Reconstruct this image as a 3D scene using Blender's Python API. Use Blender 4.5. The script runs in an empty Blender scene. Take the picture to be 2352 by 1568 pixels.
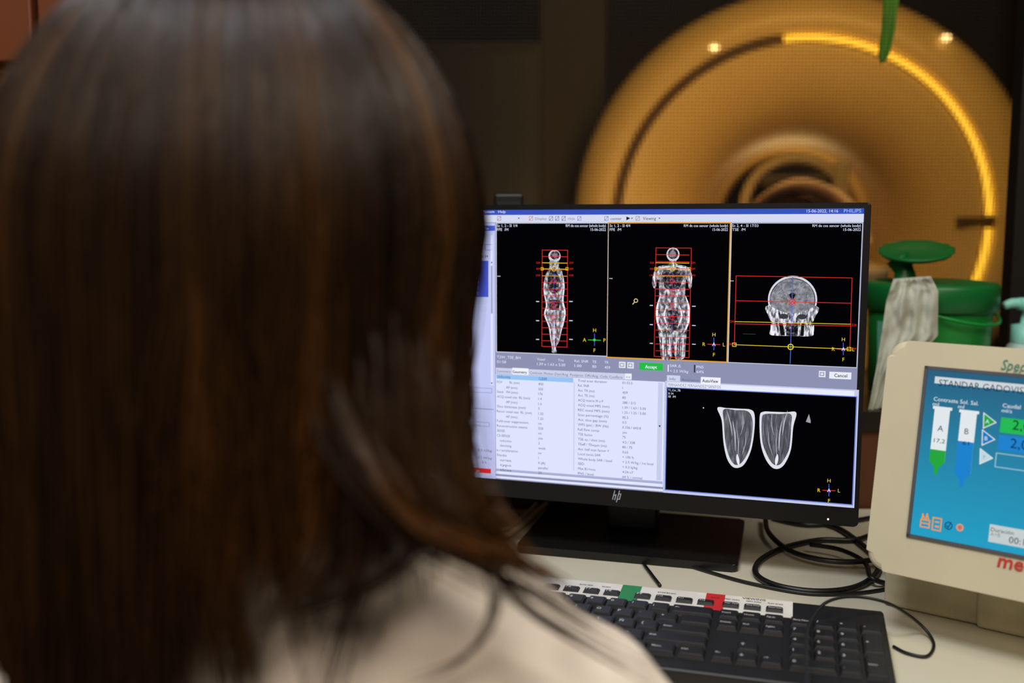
import bpy, bmesh, math, random
import numpy as np
from mathutils import Vector, Matrix, noise
random.seed(4); np.random.seed(4)
scene = bpy.context.scene
scene.view_settings.view_transform = 'Standard'
scene.view_settings.look = 'None'
COL = scene.collection

# ------------------------------------------------------------------ camera
PITCH = math.radians(6.7); F = 35/36*2352
CAM = Vector((0, 0, 1.11))
CP, SP = math.cos(PITCH), math.sin(PITCH)
cd = bpy.data.cameras.new('camera'); cam = bpy.data.objects.new('camera', cd); COL.objects.link(cam)
cam.location = CAM; cam.rotation_euler = (math.pi/2-PITCH, 0, 0)
cd.lens = 35; cd.sensor_width = 36; cd.clip_start = .02
cd.dof.use_dof = True; cd.dof.focus_distance = .98; cd.dof.aperture_fstop = 3.3
scene.camera = cam

def ray(px, py):            # measured direction in the photograph -> world direction
    a = (px-1176)/F; b = (784-py)/F
    return Vector((a, CP+SP*b, -SP+CP*b))
def at_y(px, py, Y):
    d = ray(px, py); return CAM+d*(Y/d.y)
def at_z(px, py, Z=.75):
    d = ray(px, py); return CAM+d*((Z-CAM.z)/d.z)

# ------------------------------------------------------------------ materials
def lin(c):
    return tuple(((x/255)/12.92 if x/255 <= .04045 else ((x/255+.055)/1.055)**2.4) for x in c)+(1,)
MATS = {}
def mat(name, rgb, rough=.5, var=.12, scale=30, metal=0, bump=0, emit=None, estr=1, spec=.5, stretch=None):
    if name in MATS: return MATS[name]
    m = bpy.data.materials.new(name); m.use_nodes = True
    nt = m.node_tree; b = nt.nodes['Principled BSDF']
    tc = nt.nodes.new('ShaderNodeTexCoord'); n = nt.nodes.new('ShaderNodeTexNoise')
    n.inputs['Scale'].default_value = scale; n.inputs['Detail'].default_value = 4
    if stretch:
        mp = nt.nodes.new('ShaderNodeMapping'); mp.inputs['Scale'].default_value = stretch
        nt.links.new(tc.outputs['Object'], mp.inputs[0]); nt.links.new(mp.outputs[0], n.inputs['Vector'])
    else: nt.links.new(tc.outputs['Object'], n.inputs['Vector'])
    r = nt.nodes.new('ShaderNodeValToRGB'); c = lin(rgb)
    r.color_ramp.elements[0].position = .3; r.color_ramp.elements[1].position = .7
    r.color_ramp.elements[0].color = tuple(x*(1-var) for x in c[:3])+(1,)
    r.color_ramp.elements[1].color = tuple(min(1, x*(1+var)) for x in c[:3])+(1,)
    nt.links.new(n.outputs['Fac'], r.inputs[0]); nt.links.new(r.outputs[0], b.inputs['Base Color'])
    b.inputs['Roughness'].default_value = rough; b.inputs['Metallic'].default_value = metal
    b.inputs['Specular IOR Level'].default_value = spec
    if bump:
        bp = nt.nodes.new('ShaderNodeBump'); bp.inputs['Strength'].default_value = bump; bp.inputs['Distance'].default_value = .002
        nt.links.new(n.outputs['Fac'], bp.inputs['Height']); nt.links.new(bp.outputs[0], b.inputs['Normal'])
    if emit:
        b.inputs['Emission Color'].default_value = lin(emit); b.inputs['Emission Strength'].default_value = estr
    MATS[name] = m; return m
def glow(rgb, s=1.0):
    k = 'glow_%d_%d_%d_%g' % (*rgb, s)
    if k in MATS: return MATS[k]
    m = bpy.data.materials.new(k); m.use_nodes = True; nt = m.node_tree; nt.nodes.clear()
    e = nt.nodes.new('ShaderNodeEmission'); o = nt.nodes.new('ShaderNodeOutputMaterial')
    e.inputs[0].default_value = lin(rgb); e.inputs[1].default_value = s
    nt.links.new(e.outputs[0], o.inputs[0]); MATS[k] = m; return m
def tissue(name, stops, scale, stretch=(1, 1, 1), dist=.8, detail=5):
    m = bpy.data.materials.new(name); m.use_nodes = True; nt = m.node_tree; nt.nodes.clear()
    tc = nt.nodes.new('ShaderNodeTexCoord'); mp = nt.nodes.new('ShaderNodeMapping'); mp.inputs['Scale'].default_value = stretch
    n = nt.nodes.new('ShaderNodeTexNoise'); n.inputs['Scale'].default_value = scale; n.inputs['Detail'].default_value = detail
    n.inputs['Distortion'].default_value = dist
    r = nt.nodes.new('ShaderNodeValToRGB'); e = nt.nodes.new('ShaderNodeEmission'); o = nt.nodes.new('ShaderNodeOutputMaterial')
    els = r.color_ramp.elements
    while len(els) < len(stops): els.new(.5)
    for el, (p, v) in zip(els, stops): el.position = p; el.color = lin((v, v, min(255, v+8)))
    nt.links.new(tc.outputs['Object'], mp.inputs[0]); nt.links.new(mp.outputs[0], n.inputs['Vector'])
    nt.links.new(n.outputs['Fac'], r.inputs[0]); nt.links.new(r.outputs[0], e.inputs[0]); nt.links.new(e.outputs[0], o.inputs[0])
    return m

# ------------------------------------------------------------------ object helpers
def finish(name, me, mats, M=None, parent=None, smooth=False, label=None):
    ob = bpy.data.objects.new(name, me); COL.objects.link(ob)
    for m in (mats if isinstance(mats, (list, tuple)) else [mats]): me.materials.append(m)
    if M is not None: ob.matrix_world = M
    if smooth:
        for p in me.polygons: p.use_smooth = True
    if parent is not None:
        ob.parent = parent; ob.matrix_parent_inverse = Matrix.Translation(parent.location).inverted()
    if label: ob['label'] = label
    return ob
def bm_done(name, bm, mats, M=None, parent=None, smooth=False, label=None):
    bmesh.ops.recalc_face_normals(bm, faces=bm.faces)
    me = bpy.data.meshes.new(name); bm.to_mesh(me); bm.free()
    return finish(name, me, mats, M, parent, smooth, label)
def root(name, loc, label, category, group=None):
    e = bpy.data.objects.new(name, None); COL.objects.link(e); e.location = loc; e.empty_display_size = .05
    e['label'] = label; e['category'] = category
    if group: e['group'] = group
    return e
def frame(O, x, y, z):
    M = Matrix.Identity(4)
    for i, a in enumerate((x, y, z)): M.col[i][:3] = a
    M.col[3][:3] = O; return M
def box(bm, lo, hi, mi=0, bev=0):
    r = bmesh.ops.create_cube(bm, size=1); vs = r['verts']
    for v in vs: v.co = Vector([lo[i]+(v.co[i]+.5)*(hi[i]-lo[i]) for i in range(3)])
    fs = {f for v in vs for f in v.link_faces}
    for f in fs: f.material_index = mi
    if bev:
        es = {e for v in vs for e in v.link_edges}
        bmesh.ops.bevel(bm, geom=list(es), offset=bev, segments=3, affect='EDGES', profile=.5)
def catmull(P, n=8):
    P = [Vector(p) for p in P]; out = []
    for i in range(len(P)-1):
        p0 = P[max(i-1, 0)]; p1 = P[i]; p2 = P[i+1]; p3 = P[min(i+2, len(P)-1)]
        for k in range(n):
            t = k/n
            out.append(.5*((2*p1)+(p2-p0)*t+(2*p0-5*p1+4*p2-p3)*t*t+(3*p1-p0-3*p2+p3)*t**3))
    out.append(P[-1]); return out
def tube(bm, P, R, seg=10, n=8, mi=0, closed_ends=True):
    N = len(P)
    if not isinstance(R, (list, tuple)): R = [R]*N
    pts = catmull(P, n) if n > 1 else [Vector(p) for p in P]
    rs = []
    for i in range(len(pts)):
        t = i/(len(pts)-1)*(N-1); k = min(int(t), N-2); rs.append(R[k]*(1-(t-k))+R[k+1]*(t-k))
    up = Vector((0, 0, 1)); rings = []; prev = None
    for i, p in enumerate(pts):
        d = (pts[min(i+1, len(pts)-1)]-pts[max(i-1, 0)]).normalized()
        if prev is None:
            a = d.cross(up) if abs(d.z) < .95 else d.cross(Vector((1, 0, 0)))
        else: a = prev-d*prev.dot(d)
        a.normalize(); b = d.cross(a); prev = a
        rings.append([bm.verts.new(p+(a*math.cos(2*math.pi*k/seg)+b*math.sin(2*math.pi*k/seg))*rs[i]) for k in range(seg)])
    for i in range(len(rings)-1):
        for k in range(seg):
            f = bm.faces.new((rings[i][k], rings[i][(k+1) % seg], rings[i+1][(k+1) % seg], rings[i+1][k])); f.material_index = mi; f.smooth = True
    if closed_ends:
        for r_ in (rings[0][::-1], rings[-1]):
            f = bm.faces.new(r_); f.material_index = mi
def blob(bm, c, r, mi=0):
    q = bmesh.ops.create_icosphere(bm, subdivisions=3, radius=1)
    for v in q['verts']: v.co = Vector((c[0]+v.co.x*r[0], c[1]+v.co.y*r[1], c[2]+v.co.z*r[2]))
def lathe(bm, prof, seg=48, axis='z', mi=0, c=(0, 0, 0), a0=0, a1=2*math.pi):
    full = abs(a1-a0-2*math.pi) < 1e-6; n = seg if full else seg+1; rings = []
    for (r, h) in prof:
        ring = []
        for k in range(n):
            a = a0+(a1-a0)*k/seg
            if axis == 'z': p = (c[0]+r*math.cos(a), c[1]+r*math.sin(a), c[2]+h)
            else: p = (c[0]+r*math.cos(a), c[1]+h, c[2]+r*math.sin(a))
            ring.append(bm.verts.new(p))
        rings.append(ring)
    for i in range(len(rings)-1):
        for k in range(seg):
            f = bm.faces.new((rings[i][k], rings[i][(k+1) % n], rings[i+1][(k+1) % n], rings[i+1][k])); f.material_index = mi; f.smooth = True
    return rings
def loft(bm, secs, seg=32, p=2.3):
    rings = []
    for (cx, cy, z, hw, hd) in secs:
        ring = []
        for k in range(seg):
            a = 2*math.pi*k/seg; ca, sa = math.cos(a), math.sin(a)
            ring.append(bm.verts.new((cx+hw*math.copysign(abs(ca)**(2/p), ca), cy+hd*math.copysign(abs(sa)**(2/p), sa), z)))
        rings.append(ring)
    for i in range(len(rings)-1):
        for k in range(seg): bm.faces.new((rings[i][k], rings[i][(k+1) % seg], rings[i+1][(k+1) % seg], rings[i+1][k]))
    bm.faces.new(rings[0][::-1]); bm.faces.new(rings[-1])
def rounded_prism(bm, x0, y0, x1, y1, z0, z1, r, bev, mi=0, seg=6):
    pts = []
    for (cx, cy, a0) in ((x1-r, y1-r, 0), (x0+r, y1-r, 90), (x0+r, y0+r, 180), (x1-r, y0+r, 270)):
        for k in range(seg+1):
            a = math.radians(a0+90*k/seg); pts.append((cx+r*math.cos(a), cy+r*math.sin(a)))
    lo = [bm.verts.new((x, y, z0)) for x, y in pts]; hi = [bm.verts.new((x, y, z1)) for x, y in pts]
    n = len(pts); fs = [bm.faces.new(lo[::-1]), bm.faces.new(hi)]
    for k in range(n): fs.append(bm.faces.new((lo[k], lo[(k+1) % n], hi[(k+1) % n], hi[k])))
    for f in fs: f.material_index = mi
    if bev:
        es = [e for e in fs[0].edges]+[e for e in fs[1].edges]
        bmesh.ops.bevel(bm, geom=es, offset=bev, segments=3, affect='EDGES', profile=.5)
def remeshed(bm, voxel, smooth_it=4, noise_amp=0):
    me = bpy.data.meshes.new('tmp'); bmesh.ops.recalc_face_normals(bm, faces=bm.faces); bm.to_mesh(me); bm.free()
    ob = bpy.data.objects.new('tmp', me); COL.objects.link(ob)
    m = ob.modifiers.new('r', 'REMESH'); m.mode = 'VOXEL'; m.voxel_size = voxel
    s = ob.modifiers.new('s', 'SMOOTH'); s.iterations = smooth_it; s.factor = .5
    bpy.context.view_layer.update()
    out = bpy.data.meshes.new_from_object(ob.evaluated_get(bpy.context.evaluated_depsgraph_get()))
    bpy.data.objects.remove(ob)
    if noise_amp:
        for v in out.vertices:
            k = noise.noise(v.co*14)*noise_amp+noise.noise(v.co*35)*noise_amp*.35
            v.co += v.normal*k
    return out

# ------------------------------------------------------------------ lettering
_tc = {}
def glyphs(s, bold=0):
    key = (s, bold)
    if key in _tc: return _tc[key]
    cu = bpy.data.curves.new('t', 'FONT'); cu.body = s; cu.size = 1; cu.resolution_u = 2; cu.offset = bold
    ob = bpy.data.objects.new('t', cu)
    me = ob.to_mesh()
    V = [tuple(v.co) for v in me.vertices]; Fc = [tuple(p.vertices) for p in me.polygons]
    ob.to_mesh_clear()
    if not V and s:
        COL.objects.link(ob); bpy.context.view_layer.update()
        me = bpy.data.meshes.new_from_object(ob.evaluated_get(bpy.context.evaluated_depsgraph_get()))
        V = [tuple(v.co) for v in me.vertices]; Fc = [tuple(p.vertices) for p in me.polygons]; bpy.data.meshes.remove(me)
    bpy.data.objects.remove(ob); bpy.data.curves.remove(cu)
    _tc[key] = (V, Fc); return V, Fc
CAPH = max(v[1] for v in glyphs('H')[0])
LAY = .00012
class Panel:
    def __init__(s, O, u, v, n):
        s.O, s.u, s.v, s.n = Vector(O), Vector(u), Vector(v), Vector(n); s.bm = bmesh.new(); s.mats = []
    def uv(s, px, py):
        d = ray(px, py); t = (s.O-CAM).dot(s.n)/d.dot(s.n); q = CAM+d*t-s.O; return q.dot(s.u), q.dot(s.v)
    def mi(s, c):
        m = c if isinstance(c, bpy.types.Material) else glow(c)
        if m not in s.mats: s.mats.append(m)
        return s.mats.index(m)
    def polyuv(s, pts, c, L):
        f = s.bm.faces.new([s.bm.verts.new((a, b, L*LAY)) for a, b in pts]); f.material_index = s.mi(c)
    def poly(s, pts, c, L): s.polyuv([s.uv(*p) for p in pts], c, L)
    def blobpoly(s, pts, c, L):        # smooth closed outline
        P = [Vector((*s.uv(*p), 0)) for p in pts]; n = len(P); out = []
        for i in range(n):
            p0, p1, p2, p3 = P[i-1], P[i], P[(i+1) % n], P[(i+2) % n]
            for k in range(5):
                t = k/5; q = .5*((2*p1)+(p2-p0)*t+(2*p0-5*p1+4*p2-p3)*t*t+(3*p1-p0-3*p2+p3)*t**3); out.append((q.x, q.y))
        s.polyuv(out, c, L)
    def R(s, x0, y0, x1, y1, c, L):
        a, b = s.uv(x0, y0); d, e = s.uv(x1, y1); s.polyuv([(a, e), (d, e), (d, b), (a, b)], c, L)
    def box(s, x0, y0, x1, y1, c, L, w=.0006):
        a, b = s.uv(x0, y0); d, e = s.uv(x1, y1)
        s.line([(a, b), (d, b), (d, e), (a, e), (a, b)], c, L, w)
    def line(s, P, c, L, w=.0006):
        k = s.mi(c)
        for i in range(len(P)-1):
            a = Vector(P[i]); b = Vector(P[i+1]); d = (b-a)
            if d.length < 1e-7: continue
            d.normalize(); q = Vector((-d.y, d.x))*w/2; a = a-d*w/2; b = b+d*w/2
            f = s.bm.faces.new([s.bm.verts.new((p.x, p.y, L*LAY)) for p in (a+q, a-q, b-q, b+q)]); f.material_index = k
    def L(s, P, c, Ly, w=.0006): s.line([s.uv(*p) for p in P], c, Ly, w)
    def S(s, P, c, Ly, w=.0008):       # tapered smooth streak
        Q = [Vector((a, b, 0)) for a, b in (s.uv(*p) for p in P)]; Q = catmull(Q, 5); n = len(Q); k = s.mi(c); top = []; bot = []
        for i, q in enumerate(Q):
            d = (Q[min(i+1, n-1)]-Q[max(i-1, 0)]); d.normalize(); h = Vector((-d.y, d.x, 0))*w/2*math.sin(math.pi*(i+.35)/(n-.3))
            top.append(q+h); bot.append(q-h)
        for i in range(n-1):
            f = s.bm.faces.new([s.bm.verts.new((v.x, v.y, Ly*LAY)) for v in (top[i], bot[i], bot[i+1], top[i+1])]); f.material_index = k
    def E(s, cx, cy, rx, ry, c, Ly, ring=0, n=28, noise_a=0):
        a, b = s.uv(cx, cy); a2, _ = s.uv(cx+rx, cy); _, b2 = s.uv(cx, cy-ry); RX, RY = a2-a, b2-b
        P = []
        for k in range(n):
            t = 2*math.pi*k/n; q = 1+noise_a*math.sin(5*t+cx)
            P.append((a+RX*q*math.cos(t), b+RY*q*math.sin(t)))
        if ring: s.line(P+[P[0]], c, Ly, ring)
        else: s.polyuv(P, c, Ly)
    def T(s, txt, x0, y, h, c, x1=None, Ly=8, bold=0, vy=None, align='l', hm=None, shear=0, wide=1):
        V, Fc = glyphs(txt, bold); u0, v0 = s.uv(x0, y)
        if vy is not None: v0 = vy
        _, vt = s.uv(x0, y-h); H = hm or (vt-s.uv(x0, y)[1]); sy = H/CAPH; sx = sy*wide
        mx = max(p[0] for p in V); mn = min(p[0] for p in V)
        if x1 is not None: sx = (s.uv(x1, y)[0]-u0)/(mx-mn)
        off = -mn*sx if align == 'l' else -(mn+mx)/2*sx
        vs = [s.bm.verts.new((u0+off+p[0]*sx+shear*p[1]*sy, v0+p[1]*sy, Ly*LAY)) for p in V]; k = s.mi(c)
        for f in Fc:
            try: q = s.bm.faces.new([vs[i] for i in f]); q.material_index = k
            except ValueError: pass
        return v0
    def done(s, name, parent, label=None):
        me = bpy.data.meshes.new(name); s.bm.to_mesh(me); s.bm.free()
        return finish(name, me, s.mats, frame(s.O, s.u, s.v, s.n), parent, False, label)

# ------------------------------------------------------------------ room shell
def struct(name, boxes, m, label):
    bm = bmesh.new()
    for lo, hi in boxes: box(bm, lo, hi)
    ob = bm_done(name, bm, m); ob['kind'] = 'structure'; ob['label'] = label; return ob
wood = mat('warm_wood', (84, 44, 17), .5, .25, 6, bump=.1, stretch=(1, 1, .12))
dark = mat('dark_paint', (20, 15, 11), .5)
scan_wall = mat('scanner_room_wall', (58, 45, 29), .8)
struct('floor', [((-2.3, -1.6, -.05), (3.4, 6.6, 0))], mat('vinyl_floor', (96, 88, 76), .5), 'grey vinyl floor')
struct('ceiling', [((-2.3, -1.6, 2.6), (3.4, 6.6, 2.65))], mat('ceiling_paint', (120, 112, 98), .9), 'off-white painted ceiling')
struct('wall_left', [((-2.35, -1.6, 0), (-2.3, 6.6, 2.6))], mat('plain_wall', (90, 72, 52), .8), 'beige painted side wall')
struct('wall_right', [((3.4, -1.6, 0), (3.45, 6.6, 2.6))], MATS['plain_wall'], 'beige painted side wall')
struct('wall_rear', [((-2.3, -1.65, 0), (3.4, -1.6, 2.6))], MATS['plain_wall'], 'beige painted rear wall')
struct('wall_far', [((-2.3, 6.6, 0), (3.4, 6.65, 2.6))], scan_wall, 'dim brown far wall of scanner room')
WX0, WX1, WZ0, WZ1 = -.46, .83, .875, 1.95
struct('wall_front', [((-2.3, 1.52, 0), (WX0, 1.62, 2.6)), ((WX1, 1.52, 0), (3.4, 1.62, 2.6)),
        ((WX0, 1.52, 0), (WX1, 1.62, WZ0)), ((WX0, 1.52, WZ1), (WX1, 1.62, 2.6))], wood, 'wood-panelled wall with observation window')
struct('trim_1', [((WX0-.01, 1.50, WZ0), (WX0+.04, 1.53, WZ1+.04)), ((.752, 1.50, WZ0), (WX1+.01, 1.53, WZ1+.04)),
        ((WX0, 1.50, WZ1-.02), (WX1, 1.53, WZ1+.04))], dark, 'dark window frame')
struct('trim_2', [((-1.0, 1.24, .85), (1.4, 1.52, .875))], mat('sill_laminate', (30, 23, 18), .35), 'dark laminate window sill ledge')
struct('trim_3', [((-1.0, 1.245, 0), (1.4, 1.30, .85))], wood, 'wooden panel under the window ledge')
# shielding mesh in window
m = bpy.data.materials.new('shield_mesh'); m.use_nodes = True; nt = m.node_tree; nt.nodes.clear()
tc = nt.nodes.new('ShaderNodeTexCoord'); sx = nt.nodes.new('ShaderNodeSeparateXYZ'); nt.links.new(tc.outputs['Object'], sx.inputs[0])
facs = []
for ax in ('X', 'Z'):
    d = nt.nodes.new('ShaderNodeMath'); d.operation = 'DIVIDE'; d.inputs[1].default_value = .0054; nt.links.new(sx.outputs[ax], d.inputs[0])
    fr = nt.nodes.new('ShaderNodeMath'); fr.operation = 'FRACT'; nt.links.new(d.outputs[0], fr.inputs[0])
    lt = nt.nodes.new('ShaderNodeMath'); lt.operation = 'LESS_THAN'; lt.inputs[1].default_value = .26; nt.links.new(fr.outputs[0], lt.inputs[0]); facs.append(lt)
mx = nt.nodes.new('ShaderNodeMath'); mx.operation = 'MAXIMUM'; nt.links.new(facs[0].outputs[0], mx.inputs[0]); nt.links.new(facs[1].outputs[0], mx.inputs[1])
ml = nt.nodes.new('ShaderNodeMath'); ml.operation = 'MULTIPLY'; ml.inputs[1].default_value = .8; nt.links.new(mx.outputs[0], ml.inputs[0])
tr = nt.nodes.new('ShaderNodeBsdfTransparent'); df = nt.nodes.new('ShaderNodeBsdfPrincipled')
df.inputs['Base Color'].default_value = lin((24, 17, 9)); df.inputs['Roughness'].default_value = .6; df.inputs['Specular IOR Level'].default_value = .2
ms = nt.nodes.new('ShaderNodeMixShader'); o = nt.nodes.new('ShaderNodeOutputMaterial')
nt.links.new(ml.outputs[0], ms.inputs[0]); nt.links.new(tr.outputs[0], ms.inputs[1]); nt.links.new(df.outputs[0], ms.inputs[2]); nt.links.new(ms.outputs[0], o.inputs[0])
bm = bmesh.new(); f = bm.faces.new([bm.verts.new(p) for p in ((WX0, 1.56, WZ0), (WX1, 1.56, WZ0), (WX1, 1.56, WZ1), (WX0, 1.56, WZ1))])
w = bm_done('window_1', bm, m); w['kind'] = 'structure'; w['label'] = 'observation window with fine copper shielding mesh'
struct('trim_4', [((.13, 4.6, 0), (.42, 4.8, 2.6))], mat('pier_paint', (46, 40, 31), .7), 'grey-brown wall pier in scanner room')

# ------------------------------------------------------------------ equipment cabinet
rt = root('equipment_cabinet', (-.2, 4.3, 0), 'tall black equipment cabinet standing against the pier', 'cabinet')
bm = bmesh.new(); box(bm, (-.75, 4.1, .05), (.12, 4.6, 1.84), bev=.01); bm_done('body', bm, mat('black_cabinet', (8, 6, 5), .6), parent=rt)
bm = bmesh.new(); box(bm, (-.73, 4.085, .1), (-.33, 4.1, 1.8), bev=.004); bm_done('door', bm, mat('black_cabinet_door', (10, 8, 7), .5), parent=rt)
bm = bmesh.new(); box(bm, (-.31, 4.085, .1), (.10, 4.1, 1.8), bev=.004); bm_done('door', bm, MATS['black_cabinet_door'], parent=rt)
for x in (-.70, .0):
    bm = bmesh.new(); box(bm, (x, 4.12, 0), (x+.06, 4.55, .06)); bm_done('foot', bm, MATS['black_cabinet_door'], parent=rt)

# ------------------------------------------------------------------ scanner
aS = math.radians(14)
SX = Vector((math.cos(aS), -math.sin(aS), 0)); SY = Vector((math.sin(aS), math.cos(aS), 0)); SZ = Vector((0, 0, 1))
SO = Vector((1.127, 4.0, 1.12)); SM = frame(SO, SX, SY, SZ)
rt = root('scanner', (SO.x, SO.y, 0), 'large cream ring-shaped medical scanner with glowing amber ring', 'medical scanner')
cream_s = mat('scanner_plastic', (222, 192, 128), .4, .04, 4)
bm = bmesh.new()
lathe(bm, [(.86, 1.7), (.925, 1.6), (.925, .20), (.915, .10), (.88, .03), (.81, 0), (.745, 0), (.735, .012)], 96, 'y')
bm_done('housing', bm, cream_s, SM, rt, True)
bm = bmesh.new()
lathe(bm, [(.735, .012), (.73, .04), (.70, .04), (.695, .012)], 96, 'y'); bm_done('groove', bm, mat('ring_groove', (100, 74, 40), .5), SM, rt, True)
bm = bmesh.new()
lathe(bm, [(.695, .012), (.66, .014), (.60, .04), (.53, .09), (.46, .17), (.40, .28), (.365, .40), (.35, .55), (.35, 1.65)], 96, 'y')
bm_done('bore_funnel', bm, cream_s, SM, rt, True)
for (a, b) in ((2, 95), (-40, -2)):
    bm = bmesh.new(); a, b = math.radians(a), math.radians(b)
    lathe(bm, [(.731, .02), (.727, -.004), (.709, -.004), (.705, .02)], 60, 'y', a0=a, a1=b)
    bm_done('light_ring', bm, mat('amber_ring', (240, 180, 60), .4, emit=(255, 196, 56), estr=1.5), SM, rt, True, 'glowing amber light strip')
bm = bmesh.new(); box(bm, (.60, -.006, -.008), (.735, .03, .02), bev=.006); bm_done('clip', bm, mat('dark_clip', (96, 68, 34), .5), SM, rt)
bm = bmesh.new(); box(bm, (-.62, .12, -1.12), (.62, 1.6, -.55), bev=.04); bm_done('pedestal', bm, mat('scanner_base', (170, 155, 125), .5), SM, rt)
for (x, z) in ((-.33, .69), (.53, .69)):  # added glowing spots stand in for downlight reflections in the window glass
    bm = bmesh.new(); blob(bm, (x, .0, z), (.017, .012, .012)); bm_done('reflection_spot', bm, mat('reflection_glow', (255, 220, 150), .3, emit=(255, 214, 140), estr=3), SM, rt, True)
bm = bmesh.new(); rounded_prism(bm, -.22, -1.3, .22, 1.4, -.20, -.13, .08, .015)
bm_done('patient_table', bm, mat('table_pad', (180, 165, 140), .5), SM, rt)
bm = bmesh.new(); box(bm, (-.16, -1.1, -1.12), (.16, -.2, -.2), bev=.03); bm_done('table_pedestal', bm, MATS['scanner_base'], SM, rt)
# patient lying
rt2 = root('person', SO+SY*.3+SZ*-.13, 'patient lying in scanner bore under a pale blanket', 'person')
bm = bmesh.new()
tube(bm, [(0, 1.12, -.02), (0, .95, -.03), (0, .75, -.01), (0, .5, 0), (0, .2, -.01), (0, .1, -.02)], [.06, .06, .12, .115, .12, .11], 20)
blob(bm, (0, 1.2, -.02), (.075, .11, .10)); blob(bm, (0, 1.2, .085), (.012, .02, .02))
for s in (-1, 1):
    tube(bm, [(s*.09, .15, -.03), (s*.10, -.3, -.04), (s*.10, -.7, -.07)], [.08, .055, .035], 14)
    tube(bm, [(s*.10, -.7, -.08), (s*.11, -.74, .05)], [.035, .025], 12)
    tube(bm, [(s*.15, .85, -.03), (s*.175, .55, -.05), (s*.16, .3, -.05)], [.045, .038, .028], 12)
me = remeshed(bm, .012, 3); finish('body', me, mat('patient_skin', (190, 140, 105), .5), SM, rt2, True)
bm = bmesh.new(); nx, ny = 24, 40; g = []
for j in range(ny+1):
    row = []
    for i in range(nx+1):
        x = -.21+.42*i/nx; y = -.85+1.5*j/ny
        z = -.12+.25*math.sqrt(max(0, 1-(x/.215)**2))+.012*noise.noise(Vector((x*9, y*9, 0)))
        row.append(bm.verts.new((x, y, z)))
    g.append(row)
for j in range(ny):
    for i in range(nx): bm.faces.new((g[j][i], g[j][i+1], g[j+1][i+1], g[j+1][i]))
bm_done('blanket', bm, mat('blanket_cloth', (250, 226, 205), .8), SM, rt2, True, 'pale pink-white blanket')
rt3 = root('receiver_coil', SO+SY*.2+SZ*.1, 'dark grey arched receiver coil over the patient', 'medical coil')
for k, yy in enumerate((.12, .34)):
    bm = bmesh.new()
    P = [(.20*math.cos(math.radians(a)), yy, .06+.20*math.sin(math.radians(a))) for a in range(-10, 191, 20)]
    tube(bm, P, .022, 10, 4); bm_done('coil_arch', bm, mat('coil_plastic' if k == 0 else 'coil_plastic_dark', (170, 150, 112) if k == 0 else (40, 30, 22), .5), SM, rt3, True)
bm = bmesh.new(); box(bm, (-.14, .1, .15), (.14, .40, .20), bev=.02); bm_done('coil_pad', bm, mat('coil_pad', (60, 48, 40), .6), SM, rt3)
bm = bmesh.new(); box(bm, (.15, .08, .05), (.21, .16, .24), bev=.01); bm_done('coil_clamp', bm, mat('coil_clamp', (170, 150, 110), .5), SM, rt3)

# ------------------------------------------------------------------ green cloth at window head
rt = root('green_cloth', (at_y(2040, 60, 1.60).x, 1.60, 1.95), 'bright green cloth hanging from the window head', 'cloth')
bm = bmesh.new(); g = []
for j in range(41):
    t = j/40; z = 1.97-.610*t; row = []; cx = at_y(2050-20*max(0, t-.6)/.4+5*math.sin(t*16), 60, 1.60).x
    hw = .013+.007*math.sin(t*11+1)+.006*t
    if t > .9: hw *= math.sqrt(max(.02, 1-((t-.9)/.1)**2))
    for i in range(13):
        s = i/12*2-1; row.append(bm.verts.new((cx+hw*s, 1.60+.006*math.sin(i*1.7+t*5), z+.006*math.cos(s*2))))
    g.append(row)
for j in range(40):
    for i in range(12): bm.faces.new((g[j][i], g[j][i+1], g[j+1][i+1], g[j+1][i]))
bm_done('fabric', bm, mat('green_cloth', (112, 172, 30), .7), parent=rt, smooth=True)

# ------------------------------------------------------------------ wall cupboard (upper corner)
rt = root('wall_cupboard', (-.85, 1.4, 1.30), 'orange-brown wooden wall cupboard', 'cupboard')
bm = bmesh.new(); box(bm, (-1.3, 1.22, 1.29), (-.47, 1.52, 2.1), bev=.003); bm_done('body', bm, mat('cupboard_wood', (104, 50, 13), .5, .2, 5, stretch=(1, 1, .1)), parent=rt)
for x0, x1 in ((-1.29, -.562), (-.555, -.475)):
    bm = bmesh.new(); box(bm, (x0, 1.20, 1.30), (x1, 1.219, 2.09), bev=.003); bm_done('door', bm, MATS['cupboard_wood'], parent=rt)

# ------------------------------------------------------------------ desk
rt = root('desk', (.1, .95, 0), 'cream-white laminate desk top with panel legs', 'desk')
bm = bmesh.new(); box(bm, (-.95, .68, .722), (1.3, 1.238, .75), bev=.003)
bm_done('desktop', bm, mat('cream_laminate', (214, 208, 186), .35, .03, 12), parent=rt)
for x in (-.93, 1.25):
    bm = bmesh.new(); box(bm, (x, .72, 0), (x+.03, 1.2, .722)); bm_done('leg', bm, MATS['cream_laminate'], parent=rt)

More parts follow.
